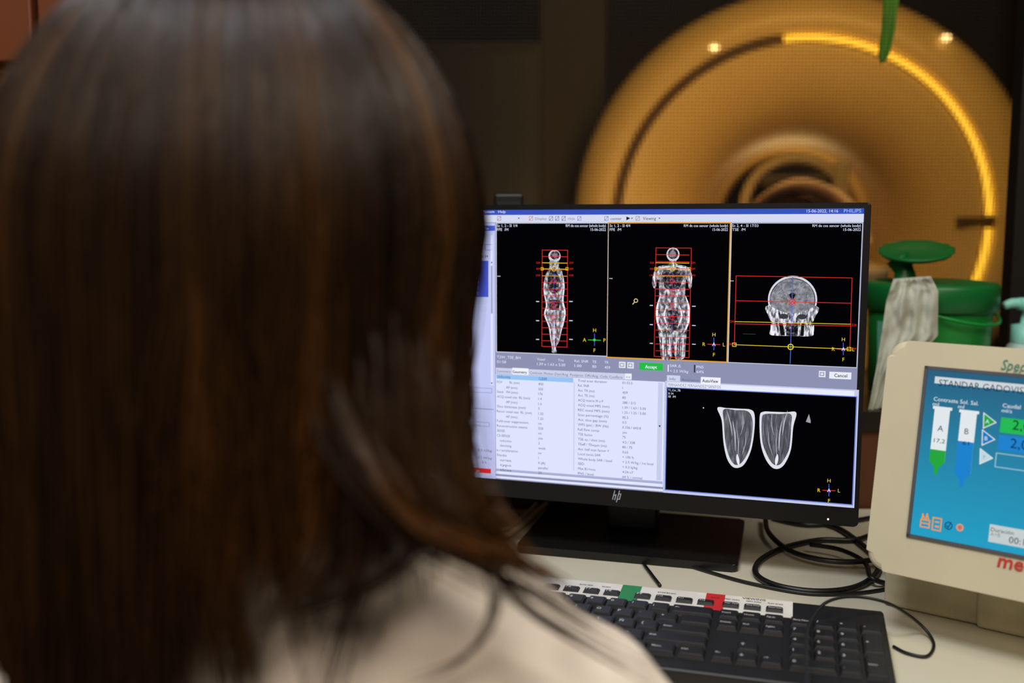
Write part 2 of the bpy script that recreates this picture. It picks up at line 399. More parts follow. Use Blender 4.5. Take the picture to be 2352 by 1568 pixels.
# ------------------------------------------------------------------ monitor
aM = math.radians(17.7)
MU = Vector((math.cos(aM), -math.sin(aM), 0)); MV = Vector((0, 0, 1)); MN = Vector((-math.sin(aM), -math.cos(aM), 0))
TR = Vector((.3389, .9664, 1.1255)); SW, SH = .527, .296
MF = frame(TR, MU, MV, MN)
aB = math.radians(15.5); BX = Vector((math.cos(aB), -math.sin(aB), 0)); BY = Vector((math.sin(aB), math.cos(aB), 0))
FL = Vector((.0043, 1.0639, .75)); BM_ = frame(FL, BX, BY, Vector((0, 0, 1)))
rt = root('computer_monitor', (FL+BX*.12+BY*.08), 'black widescreen monitor showing body scan software', 'monitor')
blk = mat('black_plastic', (17, 16, 17), .4, .1, 60)
bm = bmesh.new(); rounded_prism(bm, 0, 0, .239, .168, .0005, .009, .006, .002); bm_done('stand_base', bm, blk, BM_, rt)
bm = bmesh.new(); box(bm, (.085, .085, .008), (.145, .11, .30), bev=.006); bm_done('stand_column', bm, blk, BM_, rt)
bm = bmesh.new()
rounded_prism(bm, -SW-.0065, -SH-.0195, .0065, .0055, -.024, -.0004, .004, .0015, 0)
rounded_prism(bm, -SW+.08, -SH+.02, -.08, -.04, -.055, -.022, .03, .01, 0)
bm_done('housing', bm, blk, MF, rt)
p = Panel(TR, MU, MV, MN)
W = (226, 232, 255); GR = (142, 146, 178); K = (3, 3, 6); RED = (225, 45, 40); YEL = (235, 205, 40); BLU = (70, 90, 235)
TXT = (80, 84, 110); BK = (20, 20, 30); ORG = (225, 160, 50)
p.polyuv([(-SW, -SH), (0, -SH), (0, 0), (-SW, 0)], GR, 0)
p.polyuv([(-SW, p.uv(1983, 491)[1]), (0, p.uv(1983, 491)[1]), (0, 0), (-SW, 0)], (58, 84, 190), 2)
vb = p.uv(1983, 491)[1]; vt_ = p.uv(1982, 510)[1]
p.polyuv([(-SW, vt_), (0, vt_), (0, vb), (-SW, vb)], (214, 219, 242), 2)
p.T('Analysis', 1066, 489, 6, W, 1100); p.T('System', 1110, 489, 6, W, 1136); p.T('Help', 1145, 489, 6, W, 1162)
p.T('15-06-2022, 14:16', 1853, 488, 7, W, 1925); p.T('PHILIPS', 1938, 488, 8, (150, 180, 240), 1978, bold=.01)
p.T('Display', 1230, 505, 6, (120, 125, 140), 1256); p.T('Hide', 1305, 505, 6, (130, 135, 150), 1321)
p.T('center', 1403, 505, 6, BK, 1428); p.T('Viewing', 1477, 505, 7, BK, 1507)
p.poly([(1439, 497), (1448, 501), (1439, 506)], BK, 6)
for x in (1190, 1450, 1513): p.poly([(x, 500), (x+4, 500), (x+2, 503)], BK, 6)
for x, c in ((1143, (150, 90, 90)), (1216, (200, 90, 90)), (1262, (70, 80, 120)), (1276, (60, 70, 110)), (1291, (50, 60, 90)), (1327, (90, 120, 190)), (1389, (70, 100, 190)), (1461, (150, 120, 110))):
    p.box(x, 497, x+8, 506, c, 5, .0004); p.L([(x, 506), (x+8, 497)], c, 5, .0004)
a, b = p.uv(1137, 512)
p.polyuv([(-SW, -SH), (a, -SH), (a, b), (-SW, b)], (196, 202, 246), 2)
p.R(1085, 518, 1137, 530, (70, 95, 215), 4); p.T('Plan', 1112, 527, 5, W)
p.R(1060, 598, 1122, 682, (74, 92, 215), 4)
for k in range(6): p.T('(M)', 1088, 610+k*13, 6, (190, 200, 255)); p.R(1062, 700+k*17, 1118, 702+k*17, (225, 230, 255), 4)
p.T('00:34', 1103, 591, 6, BK); p.E(1092, 587, 5, 5, (110, 110, 130), 5, .0005)
p.R(1075, 563, 1100, 565, BK, 5); p.box(1114, 561, 1130, 574, (120, 125, 170), 5)
p.box(1060, 888, 1130, 902, (150, 155, 200), 5); p.box(1060, 966, 1124, 979, (150, 155, 200), 5); p.T('Options', 1082, 976, 5, (150, 155, 190))
p.R(1070, 937, 1134, 939, (140, 145, 190), 5)
p.T('0.5 U/kg', 1098, 1035, 5, TXT, 1130); p.T('0.1 W/kg', 1098, 1052, 5, TXT, 1130); p.T('0 %', 1108, 1063, 5, TXT)
p.R(1060, 1071, 1128, 1087, (235, 40, 45), 5); p.T('on', 1093, 1083, 6, W, bold=.02)
p.R(1127, 540, 1133, 884, (222, 226, 250), 5); p.R(1128, 610, 1132, 720, (160, 165, 200), 6)
p.poly([(1128, 604), (1132, 604), (1130, 600)], BK, 7); p.poly([(1128, 878), (1132, 878), (1130, 882)], BK, 7)
# viewports
p.R(1139, 511, 1395, 819, (205, 210, 225), 3); p.R(1141, 513, 1393.5, 817, K, 4)
p.R(1396, 510, 1671, 833, ORG, 3); p.R(1398.5, 513, 1668.5, 830, K, 4)
p.R(1679, 511, 1968.5, 845, (190, 195, 215), 3); p.R(1681.5, 513, 1967, 843, K, 4)
for x0, t1, x2 in ((1142, 'Sc 1, 2 - SI 1/4', 1300), (1401, 'Sc 1, 2 - SI 4/4', 1571), (1682, 'Sc 2, 4 - SI 17/33', 1866)):
    xe = {1142: 1395, 1401: 1675, 1682: 1980}[x0]
    p.T(t1, x0, 521, 6, W, x0+(47 if x0 < 1600 else 60)); p.T('TSE  /M' if x0 > 1600 else 'FFE  /M', x0, 530, 6, W, x0+(26 if x0 < 1600 else 30))
    p.T('RM de cos sencer (whole body)', x2, 521, 6, W, xe-3); p.T('15-06-2022', xe-38-(5 if x0 > 1600 else 0), 530, 6, W, xe-3)
bodyT = tissue('scan_tissue_body', [(.30, 30), (.45, 105), (.55, 165), (.68, 240)], 300, (1.2, .7, 1), .3, 4)
bodyD = tissue('scan_tissue_dim', [(.32, 8), (.5, 45), (.62, 110), (.75, 190)], 320, (1, 1, 1), .3, 4)
brainT = tissue('scan_tissue_brain', [(.3, 98), (.45, 122), (.55, 140), (.7, 165)], 240, (1, 1, 1), .6, 3)
neckT = tissue('scan_tissue_neck', [(.34, 40), (.48, 150), (.56, 220), (.7, 245)], 260, (2.0, .6, 1), .4, 3)
legT = tissue('scan_tissue_leg', [(.32, 68), (.5, 90), (.62, 110), (.76, 145)], 170, (2.4, .4, 1), .5, 5)
p.E(1274, 588, 14, 14, (215, 215, 225), 5); p.E(1275, 586, 11, 10, bodyD, 6); p.E(1275, 586, 6, 5, (150, 120, 130), 7)
p.blobpoly([(1264, 598), (1284, 600), (1284, 612), (1292, 625), (1297, 655), (1294, 690), (1299, 720), (1295, 745), (1288, 765), (1284, 785), (1277, 797), (1279, 809), (1268, 808), (1268, 795), (1264, 770), (1260, 745), (1252, 720), (1256, 700), (1249, 665), (1252, 635), (1262, 615)], bodyT, 5)
p.blobpoly([(1266, 620), (1280, 622), (1284, 650), (1280, 672), (1264, 670), (1258, 645)], bodyD, 6)
p.blobpoly([(1262, 690), (1282, 690), (1284, 708), (1264, 710)], bodyD, 6)
p.S([(1253, 640), (1250, 668), (1256, 700), (1252, 722), (1262, 750), (1266, 780), (1271, 806)], (235, 235, 245), 7, .0016)
p.S([(1290, 622), (1296, 655), (1293, 690), (1298, 720), (1290, 755), (1284, 785)], (235, 235, 245), 7, .0018)
p.S([(1274, 735), (1272, 765), (1274, 800)], (240, 240, 250), 7, .0018)
p.E(1546, 584, 15, 16, (215, 215, 225), 5); p.E(1546, 583, 12, 12, bodyD, 6); p.E(1546, 583, 7, 7, (150, 130, 140), 7)
p.blobpoly([(1538, 597), (1553, 597), (1554, 606), (1578, 612), (1587, 625), (1589, 655), (1583, 662), (1577, 640), (1574, 680), (1580, 710), (1578, 760), (1574, 800), (1572, 822), (1550, 822), (1546, 770), (1542, 822), (1520, 822), (1515, 780), (1509, 740), (1507, 710), (1514, 680), (1512, 640), (1504, 662), (1498, 650), (1502, 625), (1512, 612), (1537, 606)], bodyT, 5)
p.blobpoly([(1524, 622), (1566, 622), (1566, 645), (1558, 664), (1530, 662), (1524, 645)], bodyD, 6)
p.blobpoly([(1534, 715), (1556, 715), (1558, 745), (1548, 760), (1536, 745)], bodyD, 6)
for s in (-1, 1):
    p.S([(1546+s*28, 678), (1546+s*36, 705), (1546+s*35, 740), (1546+s*24, 765)], (240, 240, 250), 7, .0024)
    p.S([(1546+s*14, 700), (1546+s*20, 725), (1546+s*12, 750)], (235, 235, 245), 7, .0018)
    for q in (8, 16, 24): p.S([(1546+s*q, 768), (1546+s*(q-1), 795), (1546+s*(q-2), 820)], (235, 235, 245) if q != 16 else (60, 60, 66), 7, .0013)
    p.S([(1546+s*40, 620), (1546+s*42, 640), (1546+s*39, 658)], (240, 240, 250), 7, .0018)
    p.S([(1546+s*5, 611), (1546+s*18, 613), (1546+s*34, 617)], (230, 230, 240), 7, .0014)
def grid(x0, x1, y0, y1, n, cx):
    p.box(x0, y0, x1, y1, RED, 9, .0006)
    for k in range(1, n):
        y = y0+(y1-y0)*k/n; p.L([(x0, y-.3), (x1, y+.6)], RED, 9, .0006)
    for y in (603, 617, 633): p.L([(x0, y), (x1, y+1)], YEL if y != 633 else ORG, 10, .0006)
    for xx in (x0, x1): p.box(xx-2.5, 614, xx+2.5, 620, YEL, 11, .0005)
    for k in range(4): p.E(cx-.3*k, 645+k*28, 4.5, 4.5, RED, 11, .0006)
    p.E(cx, 617, 5, 5, YEL, 11, .0006)
    p.L([(cx, 605), (cx-1, y1)], (90, 90, 210), 8, .0004)
    for y, t in ((605, '224'), (619, '209'), (634, '193')):
        p.T(t, x0-14, y, 4, RED, x0-5); p.T(t, x1+5, y, 4, RED, x1+14)
grid(1246, 1303, 574, 797, 15, 1273); grid(1507, 1583, 569, 821, 16, 1545)
for y in (692, 736, 779): p.R(1232, y-1, 1239, y+1, W, 9); p.R(1308, y-1, 1316, y+1, W, 9); p.R(1493, y+8, 1500, y+10, W, 9); p.R(1590, y+10, 1598, y+12, W, 9)
p.E(1546, 803, 5, 5, RED, 11, .0006)
def cross(cx, cy, l, r, hc):
    p.L([(cx, cy-14), (cx, cy+13)], BLU, 9, .0007); p.L([(cx-14, cy), (cx+14, cy+1)], hc, 9, .0007)
    p.T('H', cx, cy-18, 8, YEL, align='c'); p.T('F', cx, cy+28, 8, YEL, align='c')
    p.T(l, cx-23, cy+4, 8, YEL, align='c'); p.T(r, cx+23, cy+5, 8, YEL, align='c')
cross(1366, 780, 'A', 'P', (50, 200, 60)); cross(1640, 790, 'R', 'L', RED); cross(1937, 801, 'R', 'L', RED); cross(1904, 1125, 'R', 'L', RED)
for cx, cy in ((1640, 790), (1937, 801), (1904, 1125)): p.T('A', cx, cy+4, 8, W, align='c', Ly=12)
p.E(1366, 780, 3, 3, (60, 220, 70), 12)
# viewport 3 : coronal head
p.E(1820, 688, 57, 55, (215, 215, 225), 5, n=40); p.E(1820, 689, 53, 51, (40, 40, 46), 6, n=40); p.E(1820, 689, 51.5, 49.5, brainT, 7, n=48, noise_a=.01)
p.blobpoly([(1766, 700), (1874, 702), (1872, 728), (1866, 742), (1867, 757), (1865, 771), (1818, 771), (1771, 769), (1770, 755), (1772, 740), (1765, 725)], neckT, 8)
p.poly([(1789, 742), (1798, 742), (1803, 770), (1793, 769)], (20, 20, 24), 9); p.poly([(1841, 742), (1848, 742), (1846, 771), (1838, 771)], (20, 20, 24), 9)
p.poly([(1806, 742), (1834, 743), (1832, 771), (1806, 770)], bodyD, 9)
p.E(1800, 726, 11, 6, (60, 60, 66), 9); p.E(1842, 727, 11, 6, (60, 60, 66), 9)
p.blobpoly([(1774, 696), (1866, 698), (1852, 713), (1820, 719), (1788, 712)], brainT, 9)
p.poly([(1812, 676), (1820, 671), (1828, 676), (1822, 688), (1818, 688)], (25, 25, 30), 9)
p.L([(1820, 640), (1820, 668)], (80, 80, 86), 9, .0005)
random.seed(11)
for s in (-1, 1):
    for k in range(16):
        r_ = random.uniform(12, 44); th = random.uniform(-.35, 1.45); x = 1820+s*r_*math.cos(th); y = 690-r_*math.sin(th)
        p.S([(x, y), (x+s*random.uniform(1, 5), y-random.uniform(1, 5)), (x+s*random.uniform(2, 9), y-random.uniform(-4, 7))], (92, 92, 98) if k % 3 else (158, 158, 164), 9, .0007)
    p.S([(1820+s*49, 745), (1820+s*47, 760), (1820+s*46, 770)], (245, 245, 255), 10, .002)
random.seed(4)
p.L([(1691, 633), (1957, 638), (1952, 801)], RED, 10); p.L([(1691, 633), (1687, 791)], RED, 10)
p.L([(1690, 690), (1955, 696)], RED, 10); p.L([(1688, 743), (1953, 748)], RED, 10)
p.L([(1688, 738), (1953, 744)], YEL, 11); p.L([(1687, 791), (1950, 801)], YEL, 11)
for x, y in ((1687, 791), (1950, 801)): p.box(x-4, y-4, x+4, y+4, YEL, 12)
p.E(1816, 796, 6, 6, YEL, 12, .0009); p.E(1820, 692, 6, 6, RED, 12, .0007); p.L([(1821, 636), (1815, 834)], (80, 110, 225), 10, .0006)
p.L([(1812, 684), (1828, 700)], RED, 12, .0006); p.L([(1828, 684), (1812, 700)], RED, 12, .0006)
p.T('224', 1674, 740, 5, RED, 1685); p.T('224', 1956, 748, 5, RED, 1967); p.T('209', 1673, 792, 5, RED, 1684); p.T('209', 1956, 803, 5, RED, 1966)
p.R(1707, 766, 1736, 767.5, (90, 90, 95), 6)
p.E(1461, 690, 4, 4, (230, 210, 150), 9, .0007); p.L([(1458, 693), (1454, 698)], (230, 210, 150), 9, .0008)
for x in (1143, 1400, 1678): p.T('\u2022\u2022', x, 637+(x-1143)*.02, 6, W, x+7)
# parameter strip
p.T('T2W_TSE_BH', 1142, 822, 6, W, 1196); p.T('01:58', 1142, 833, 6, W, 1163)
p.T('Voxel', 1234, 827, 5.5, W, 1252); p.T('Tra', 1282, 829, 5.5, W, 1295); p.T('1.39 x 1.63 x 5.00', 1234, 838, 6, W, 1299)
p.T('Rel. SNR', 1320, 831, 5.5, W, 1352); p.T('1.00', 1320, 842, 6, W, 1336); p.T('TE', 1361, 833, 5.5, W, 1370); p.T('80', 1361, 844, 6, W, 1370)
p.T('TR', 1389, 834, 5.5, W, 1398); p.T('459', 1389, 846, 6, W, 1402)
for x, y in ((1422, 830), (1441, 831), (1881, 851)): p.R(x, y, x+15, y+15, (225, 228, 240), 5); p.box(x+3, y+4, x+11, y+11, (90, 95, 130), 6, .0005)
p.R(1469, 832, 1523, 851, (36, 190, 66), 5); p.T('Accept', 1482, 845, 7, W, 1509, bold=.02)
p.R(1534, 837, 1536, 853, (235, 240, 220), 5); p.T('SAR \u0394', 1539, 842, 6, W, 1564); p.T('< 2.5 W/kg', 1539, 854, 6, W, 1581)
p.R(1594, 837, 1597, 855, (40, 60, 60), 5); p.T('PNS', 1600, 845, 6, W, 1616); p.T('64%', 1600, 856, 6, W, 1617)
p.R(1905, 853, 1955, 871, (235, 238, 250), 5); p.T('Cancel', 1916, 865, 7.5, BK, 1946, bold=.01)
# parameter table
p.R(1139, 844, 1450, 872, (204, 208, 232), 3)
vt2 = p.uv(1139, 858)[1]; vb2 = p.uv(1523, 1118)[1]; ua, ub = p.uv(1139, 858)[0], p.uv(1523, 1118)[0]
p.polyuv([(ua, vb2), (ub, vb2), (ub, vt2), (ua, vt2)], (222, 228, 254), 4); p.R(1177, 844, 1214, 861, (240, 243, 255), 5)
for t, x0, x1 in (('Summary', 1142, 1174), ('Contrast', 1217, 1246), ('Motion', 1250, 1271), ('Dyn/Ang', 1275, 1305), ('Postproc', 1310, 1340), ('Offc/Ang', 1344, 1374), ('Coils', 1379, 1396), ('Conflicts', 1400, 1430)):
    p.T(t, x0, 854+(x0-1142)*.052, 5.5, (95, 100, 140), x1)
p.T('Geometry', 1178, 856, 6, BK, 1211, bold=.015); p.R(1436, 857, 1451, 871, (235, 238, 250), 5); p.T('<<', 1438, 868, 5, BK, 1448)
p.R(1141, 859, 1317, 878, (150, 196, 246), 6)
v = p.T('Uniformity', 1142, 867, 6, (50, 70, 120), 1173); p.T('CLEAR', 1238, 871, 6, (40, 60, 110), 1257, vy=v)
rows = [('FOV         RL (mm)', '400', 52), ('AP (mm)', '350', -1), ('Stack   FH (mm)', '176', 48), ('ACQ voxel size  RL (mm)', '1.4', 76), ('AP (mm)', '1.6', -1),
 ('Slice thickness (mm)', '5', 66), ('Recon voxel size  RL (mm)', '1.25', 80), ('AP (mm)', '1.25', -1), ('Fold-over suppression', 'no', 72), ('Reconstruction matrix', '320', 70),
 ('SENSE', 'no', 18), ('CS-SENSE', 'yes', 30), ('reduction', '2', -2), ('denoising', 'weak', -2), ('k-t acceleration', 'no', 48), ('Stacks', '1', 22), ('current', '6 (A)', -2), ('type', 'parallel', -2), ('slices', '23', -2)]
for i, (t, val, wd) in enumerate(rows):
    y = 879+i*11.15
    if wd > 0: v = p.T(t, 1142, y, 5.5, TXT if i != 16 else BK, 1142+wd)
    else: v = p.T(t, 1163 if wd == -1 else 1149, y+(1.5 if wd == -1 else .6), 5.5, BK if t == 'current' else TXT, (1163 if wd == -1 else 1149)+26)
    p.T(val, 1237, y+5, 5.5, TXT if i != 16 else BK, vy=v)
rows2 = [('Total scan duration', '01:53.5', 66), ('Rel. SNR', '1', 26), ('Act. TR (ms)', '459', 38), ('Act. TE (ms)', '80', 38), ('ACQ matrix M x P', '288 / 215', 58), ('ACQ voxel MPS (mm)', '1.39 / 1.63 / 5.00', 72),
 ('REC voxel MPS (mm)', '1.25 / 1.25 / 5.00', 72), ('Scan percentage (%)', '85.3', 70), ('Act. slice gap (mm)', '0.5', 66), ('WFS (pix) / BW (Hz)', '0.336 / 643.8', 70), ('Full flow comp.', 'yes', 50), ('TSE factor', '75', 34),
 ('TSE es / shot (ms)', '4.5 / 338', 62), ('TEeff / TEequiv (ms)', '80 / 75', 66), ('Act. half scan factor Y', '0.65', 72), ('Local torso SAR', '< 100 %', 52), ('Whole body SAR / level', '< 2.5 W/kg / 1st level', 78),
 ('SED', '< 0.3 kJ/kg', 14), ('Max B1+rms', '4.24 uT', 40), ('PNS / level', '64 % / normal', 36)]
for i, (t, val, wd) in enumerate(rows2):
    y = 876+i*11.2
    v = p.T(t, 1328, y, 5.5, TXT, 1328+wd); p.T(val, 1430, y+7, 5.5, TXT, vy=v)
p.R(1512, 878, 1519, 1103, (200, 205, 235), 6); p.poly([(1513, 976), (1518, 976), (1515.5, 981)], BK, 7); p.R(1318, 877, 1319.5, 1080, (205, 210, 240), 6)
p.R(1139, 1081, 1522, 1105, (170, 176, 214), 6); p.R(1141, 1083, 1519, 1111, (238, 242, 255), 7)
p.R(1139, 1092, 1523, 1128, (226, 231, 255), 5)
# auto view panel
p.R(1528, 874, 1962, 1166, (196, 202, 232), 4); p.R(1532, 861, 1562, 881, (206, 212, 236), 3); p.R(1610, 865, 1655, 884, (240, 243, 255), 5)
p.T('Info', 1538, 872, 6, (90, 95, 120), 1552); p.T('Assistance', 1566, 874, 6, (100, 105, 150), 1605); p.T('AutoView', 1613, 877, 7, BK, 1650, bold=.015)
p.R(1533, 877, 1962, 909, (232, 236, 252), 5); p.T('FERNANDEZ FERNANDEZ^SANTOS', 1535, 886, 6.5, (120, 125, 150), 1656)
p.R(1531, 888, 1959, 1160, (110, 132, 215), 6); p.R(1533, 890, 1956.5, 1157.5, K, 7)
p.T('T1_Cor_TB', 1535, 897, 4.5, W, 1563); p.T('SI 34', 1535, 905, 4.5, W, 1547); p.T('SE  /M', 1535, 912, 4.5, W, 1552)
def thigh(pts, inner):
    p.blobpoly(pts, (222, 224, 234), 8); p.blobpoly(inner, legT, 9)
thigh([(1648, 936), (1670, 936.5), (1700, 938), (1724, 940), (1733, 951), (1733, 985), (1726, 1030), (1712, 1062), (1698, 1073), (1683, 1071), (1670, 1052), (1662, 1015), (1658, 965)],
      [(1662, 940), (1690, 941), (1716, 943), (1727, 957), (1729, 985), (1722, 1028), (1709, 1055), (1697, 1066), (1685, 1064), (1674, 1045), (1666, 1012), (1663, 970)])
thigh([(1745, 957), (1753, 945), (1775, 945), (1805, 946), (1829, 947), (1822, 980), (1817, 1030), (1804, 1062), (1790, 1075), (1774, 1073), (1758, 1052), (1747, 1015)],
      [(1750, 960), (1759, 950), (1790, 950), (1817, 951), (1817, 980), (1813, 1028), (1800, 1056), (1789, 1067), (1776, 1065), (1763, 1046), (1751, 1012)])
for x0, s in ((1695, 1), (1784, -1)):
    for k in (-20, -9, 4, 14, 23): p.S([(x0+k*s, 948), (x0+k*s*1.1+3*s, 985), (x0+k*s*.75, 1030), (x0+k*s*.25, 1056)], (52, 52, 58), 10, .0005)
    for k, y0, y1, w_ in ((-25, 942, 1000, .0010), (-12, 965, 1035, .0012), (-2, 985, 1058, .0006), (11, 950, 1000, .0005), (18, 990, 1045, .0005)):
        p.S([(x0+k*s, y0), (x0+k*s*.8+3*s, (y0+y1)/2), (x0+k*s*.5, y1)], (190, 190, 200), 11, w_)
    p.S([(x0-2*s, 1042), (x0, 1055), (x0+2*s, 1068)], (235, 235, 244), 11, .003)
p.poly([(1851, 968), (1858, 950), (1862, 965), (1862, 971)], (160, 160, 170), 8)
p.E(1616, 936, 1.4, 1.4, W, 8)
p.done('screen', rt, 'lit screen with black scan views and pale parameter tables')
lg = Panel(TR+MN*.0002, MU, MV, MN); LC = (150, 150, 155)
lg.L([(1407, 1146), (1412, 1127)], LC, 1, .0009); lg.L([(1410, 1137), (1415, 1136), (1412, 1147)], LC, 1, .0009); lg.L([(1423, 1127), (1416, 1152)], LC, 1, .0009)
lg.L([(1421, 1134), (1426, 1134), (1423, 1146), (1418, 1146)], LC, 1, .0009)
lg.done('logo', rt, 'small silver slanted logo')
lg = Panel(TR+MN*.0002, MU, MV, MN); lg.E(1902, 1192, 2.4, 2.4, (255, 255, 255), 1); lg.done('power_light', rt, 'tiny white power light')

# ------------------------------------------------------------------ speaker box behind the monitor
c = at_y(1172, 470, 1.38); rt = root('intercom_speaker', (c.x, 1.38, .875), 'black upright intercom speaker on window ledge', 'speaker')
bm = bmesh.new(); box(bm, (c.x-.022, 1.35, .8755), (c.x+.018, 1.41, 1.152), bev=.004); bm_done('body', bm, blk, parent=rt)
bm = bmesh.new(); box(bm, (c.x-.018, 1.347, .95), (c.x+.014, 1.3505, 1.14), bev=.001); bm_done('grille', bm, mat('grille', (30, 30, 30), .8, .5, 400), parent=rt)

# ------------------------------------------------------------------ keyboard
aK = math.radians(16); KX = Vector((math.cos(aK), -math.sin(aK), 0)); KY = Vector((math.sin(aK), math.cos(aK), 0))
KO = Vector((.3274, .8434, .7505)); KM = frame(KO, KX, KY, Vector((0, 0, 1)))
rt = root('keyboard', KO+KX*-.2+KY*-.07, 'black computer keyboard with white, green and red overlay', 'keyboard')
bm = bmesh.new(); box(bm, (-.445, -.150, 0), (0, 0, .020), bev=.003)
for v in bm.verts:
    if v.co.z > .01: v.co.z += v.co.y*.055+.002
bm_done('body', bm, mat('key_plastic', (22, 22, 24), .45, .1, 80), KM, rt)
zt = lambda y: .022+y*.055
TILT = math.atan(.055)
pl = Panel(KM @ Vector((0, 0, .0222)), KX, (KY*math.cos(TILT)+Vector((0, 0, math.sin(TILT)))), Vector((0, 0, 0)))
pl.n = pl.u.cross(pl.v)
kw = mat('overlay_white', (225, 222, 215), .5); kg = mat('overlay_green', (20, 130, 70), .5); kr = mat('overlay_red', (200, 40, 40), .5); kk = mat('print_black', (25, 25, 25), .6); kp = mat('print_white', (210, 210, 210), .6)
U = .019; NL = -.004-4*U; NVR = NL-.003; NVL = NVR-3*U; MR = NVL-.003
pl.polyuv([(-.44, -.036), (NVR+.006, -.036), (NVR+.006, -.0015), (-.44, -.0015)], kw, 1)
def kxy(px, py): return pl.uv(px, py)
gx = kxy(1452, 1345)[0]; rx_ = kxy(1644, 1368)[0]
pl.polyuv([(gx-.0085, -.036), (gx+.0095, -.036), (gx+.0095, -.0015), (gx-.0085, -.0015)], kg, 2)
pl.polyuv([(rx_-.0085, -.036), (rx_+.0085, -.036), (rx_+.0085, -.0015), (rx_-.0085, -.0015)], kr, 2)
def klab(t, u, v, h, c, Ly=3, wd=None):
    V, Fc = glyphs(t, .01); mn = min(q[0] for q in V); mx_ = max(q[0] for q in V); sy = h/CAPH; sx = sy if wd is None else wd/(mx_-mn)
    vs = [pl.bm.verts.new((u+(q[0]-(mn+mx_)/2)*sx, v+q[1]*sy, Ly*LAY)) for q in V]; k = pl.mi(c)
    for f in Fc:
        try: q = pl.bm.faces.new([vs[i] for i in f]); q.material_index = k
        except ValueError: pass
klab('VIEWING', NVR-.028, -.0065, .0034, kk)
for u, t in ((NVR-.009, 'PLAY SCAN'), (NVR-.028, 'NEXT SCAN'), (NVR-.047, 'PREV SCAN'), (gx-.023, 'SCAN'), (gx-.042, 'AUTO VIEW'), (gx+.03, 'START'), (rx_-.04, 'SCAN'), (rx_, 'STOP')):
    klab(t, u, -.0115, .0022, kk, wd=.013 if ' ' in t else None)
pl.done('overlay', rt, 'white printed overlay strip with green and red patches')
def make_key(w, d, legend, h=.0048):
    me_b = bmesh.new(); b0x, b0y = w/2-.0008, d/2-.0008; t0x, t0y = w/2-.0024, d/2-.0024
    lo = [me_b.verts.new((x*b0x, y*b0y, 0)) for x, y in ((-1, -1), (1, -1), (1, 1), (-1, 1))]
    hi = [me_b.verts.new((x*t0x, y*t0y+.0006, h)) for x, y in ((-1, -1), (1, -1), (1, 1), (-1, 1))]
    me_b.faces.new(hi)
    for k in range(4): me_b.faces.new((lo[k], lo[(k+1) % 4], hi[(k+1) % 4], hi[k]))
    bmesh.ops.bevel(me_b, geom=[e for e in me_b.edges if all(v in hi for v in e.verts)], offset=.0008, segments=2, affect='EDGES')
    if legend:
        V, Fc = glyphs(legend, .01); mn = min(q[0] for q in V); mx_ = max(q[0] for q in V)
        sy = (.0036 if len(legend) < 3 else .0023)/CAPH; sx = min(sy, (2*t0x-.001)/(mx_-mn))
        vs = [me_b.verts.new((-t0x+.0012+(q[0]-mn)*sx, -.0002+q[1]*sy, h+.00015)) for q in V]
        for f in Fc:
            try: q = me_b.faces.new([vs[i] for i in f]); q.material_index = 1
            except ValueError: pass
    me = bpy.data.meshes.new('key'); me_b.to_mesh(me); me_b.free(); return me
keymat = mat('keycap', (24, 24, 27), .5, .1, 90)
KTILT = Matrix.Rotation(TILT, 4, 'X')
def put_key(cx, cy, w=U, d=U, legend=None, h=.0048):
    me = make_key(w, d, legend, h)
    finish('key', me, [keymat, kp], KM @ Matrix.Translation((cx, cy, zt(cy)-.0008)) @ KTILT, rt)
R0 = -.024; RW = [-.047-U*i for i in range(5)]
for i, t in enumerate(('Impr Pant', 'Bloq Desp', 'Pausa Inter')): put_key(NVL+U*(i+.5), R0, .0175, .0125, t, .0035)
for r, ls in enumerate((('Insert', 'Home', 'PgUp'), ('Delete', 'End', 'PgDn'))):
    for i, t in enumerate(ls): put_key(NVL+U*(i+.5), RW[r], legend=t)
put_key(NVL+U*1.5, RW[3], legend='\u2191')
for i, t in enumerate(('\u2190', '\u2193', '\u2192')): put_key(NVL+U*(i+.5), RW[4], legend=t)
NP = NL
for r, ls in enumerate((('Bloq Num', '/', '*', '-'), ('7', '8', '9', None), ('4', '5', '6', '+'), ('1', '2', '3', None), (None, '0', '.', 'Intro'))):
    for i, t in enumerate(ls):
        if t in ('+', 'Intro'): put_key(NP+U*(i+.5), RW[r]+U/2, U, 2*U, t)
        elif t == '0': put_key(NP+U, RW[r], 2*U, U, '0')
        elif t: put_key(NP+U*(i+.5), RW[r], U, U, t)
for i in range(8): put_key(MR-U*(.5+i)-(.0095 if i > 3 else 0), R0, .0175, .0125, 'F%d' % (12-i), .0035)
main = [[('\u2190', 2), ('\u00a1', 1), ('?', 1), ('0', 1), ('9', 1), ('8', 1), ('7', 1)], [('', 1.5), ('+', 1), ('\u00b4', 1), ('P', 1), ('O', 1), ('I', 1), ('U', 1)],
        [('Enter', 2.25), ('{', 1), ('\u00d1', 1), ('L', 1), ('K', 1), ('J', 1)], [('Shift', 2.75), ('-', 1), ('.', 1), (',', 1), ('M', 1), ('N', 1)], [('Ctrl', 1.25), ('Menu', 1.25), ('Win', 1.25), ('Alt', 1.25)]]
ends = []
for r, ls in enumerate(main):
    x = MR
    for t, w_ in ls: put_key(x-U*w_/2, RW[r], U*w_, U, t or None); x -= U*w_
    ends.append(x)
bm = bmesh.new()
for r in range(5):
    x = ends[r]
    while x-U > -.441:
        z = zt(RW[r]); box(bm, (x-U+.0012, RW[r]-.0083, z-.001), (x-.0012, RW[r]+.0083, z+.004)); x -= U
ob = bm_done('key_bank', bm, keymat, KM, rt); ob['kind'] = 'stuff'

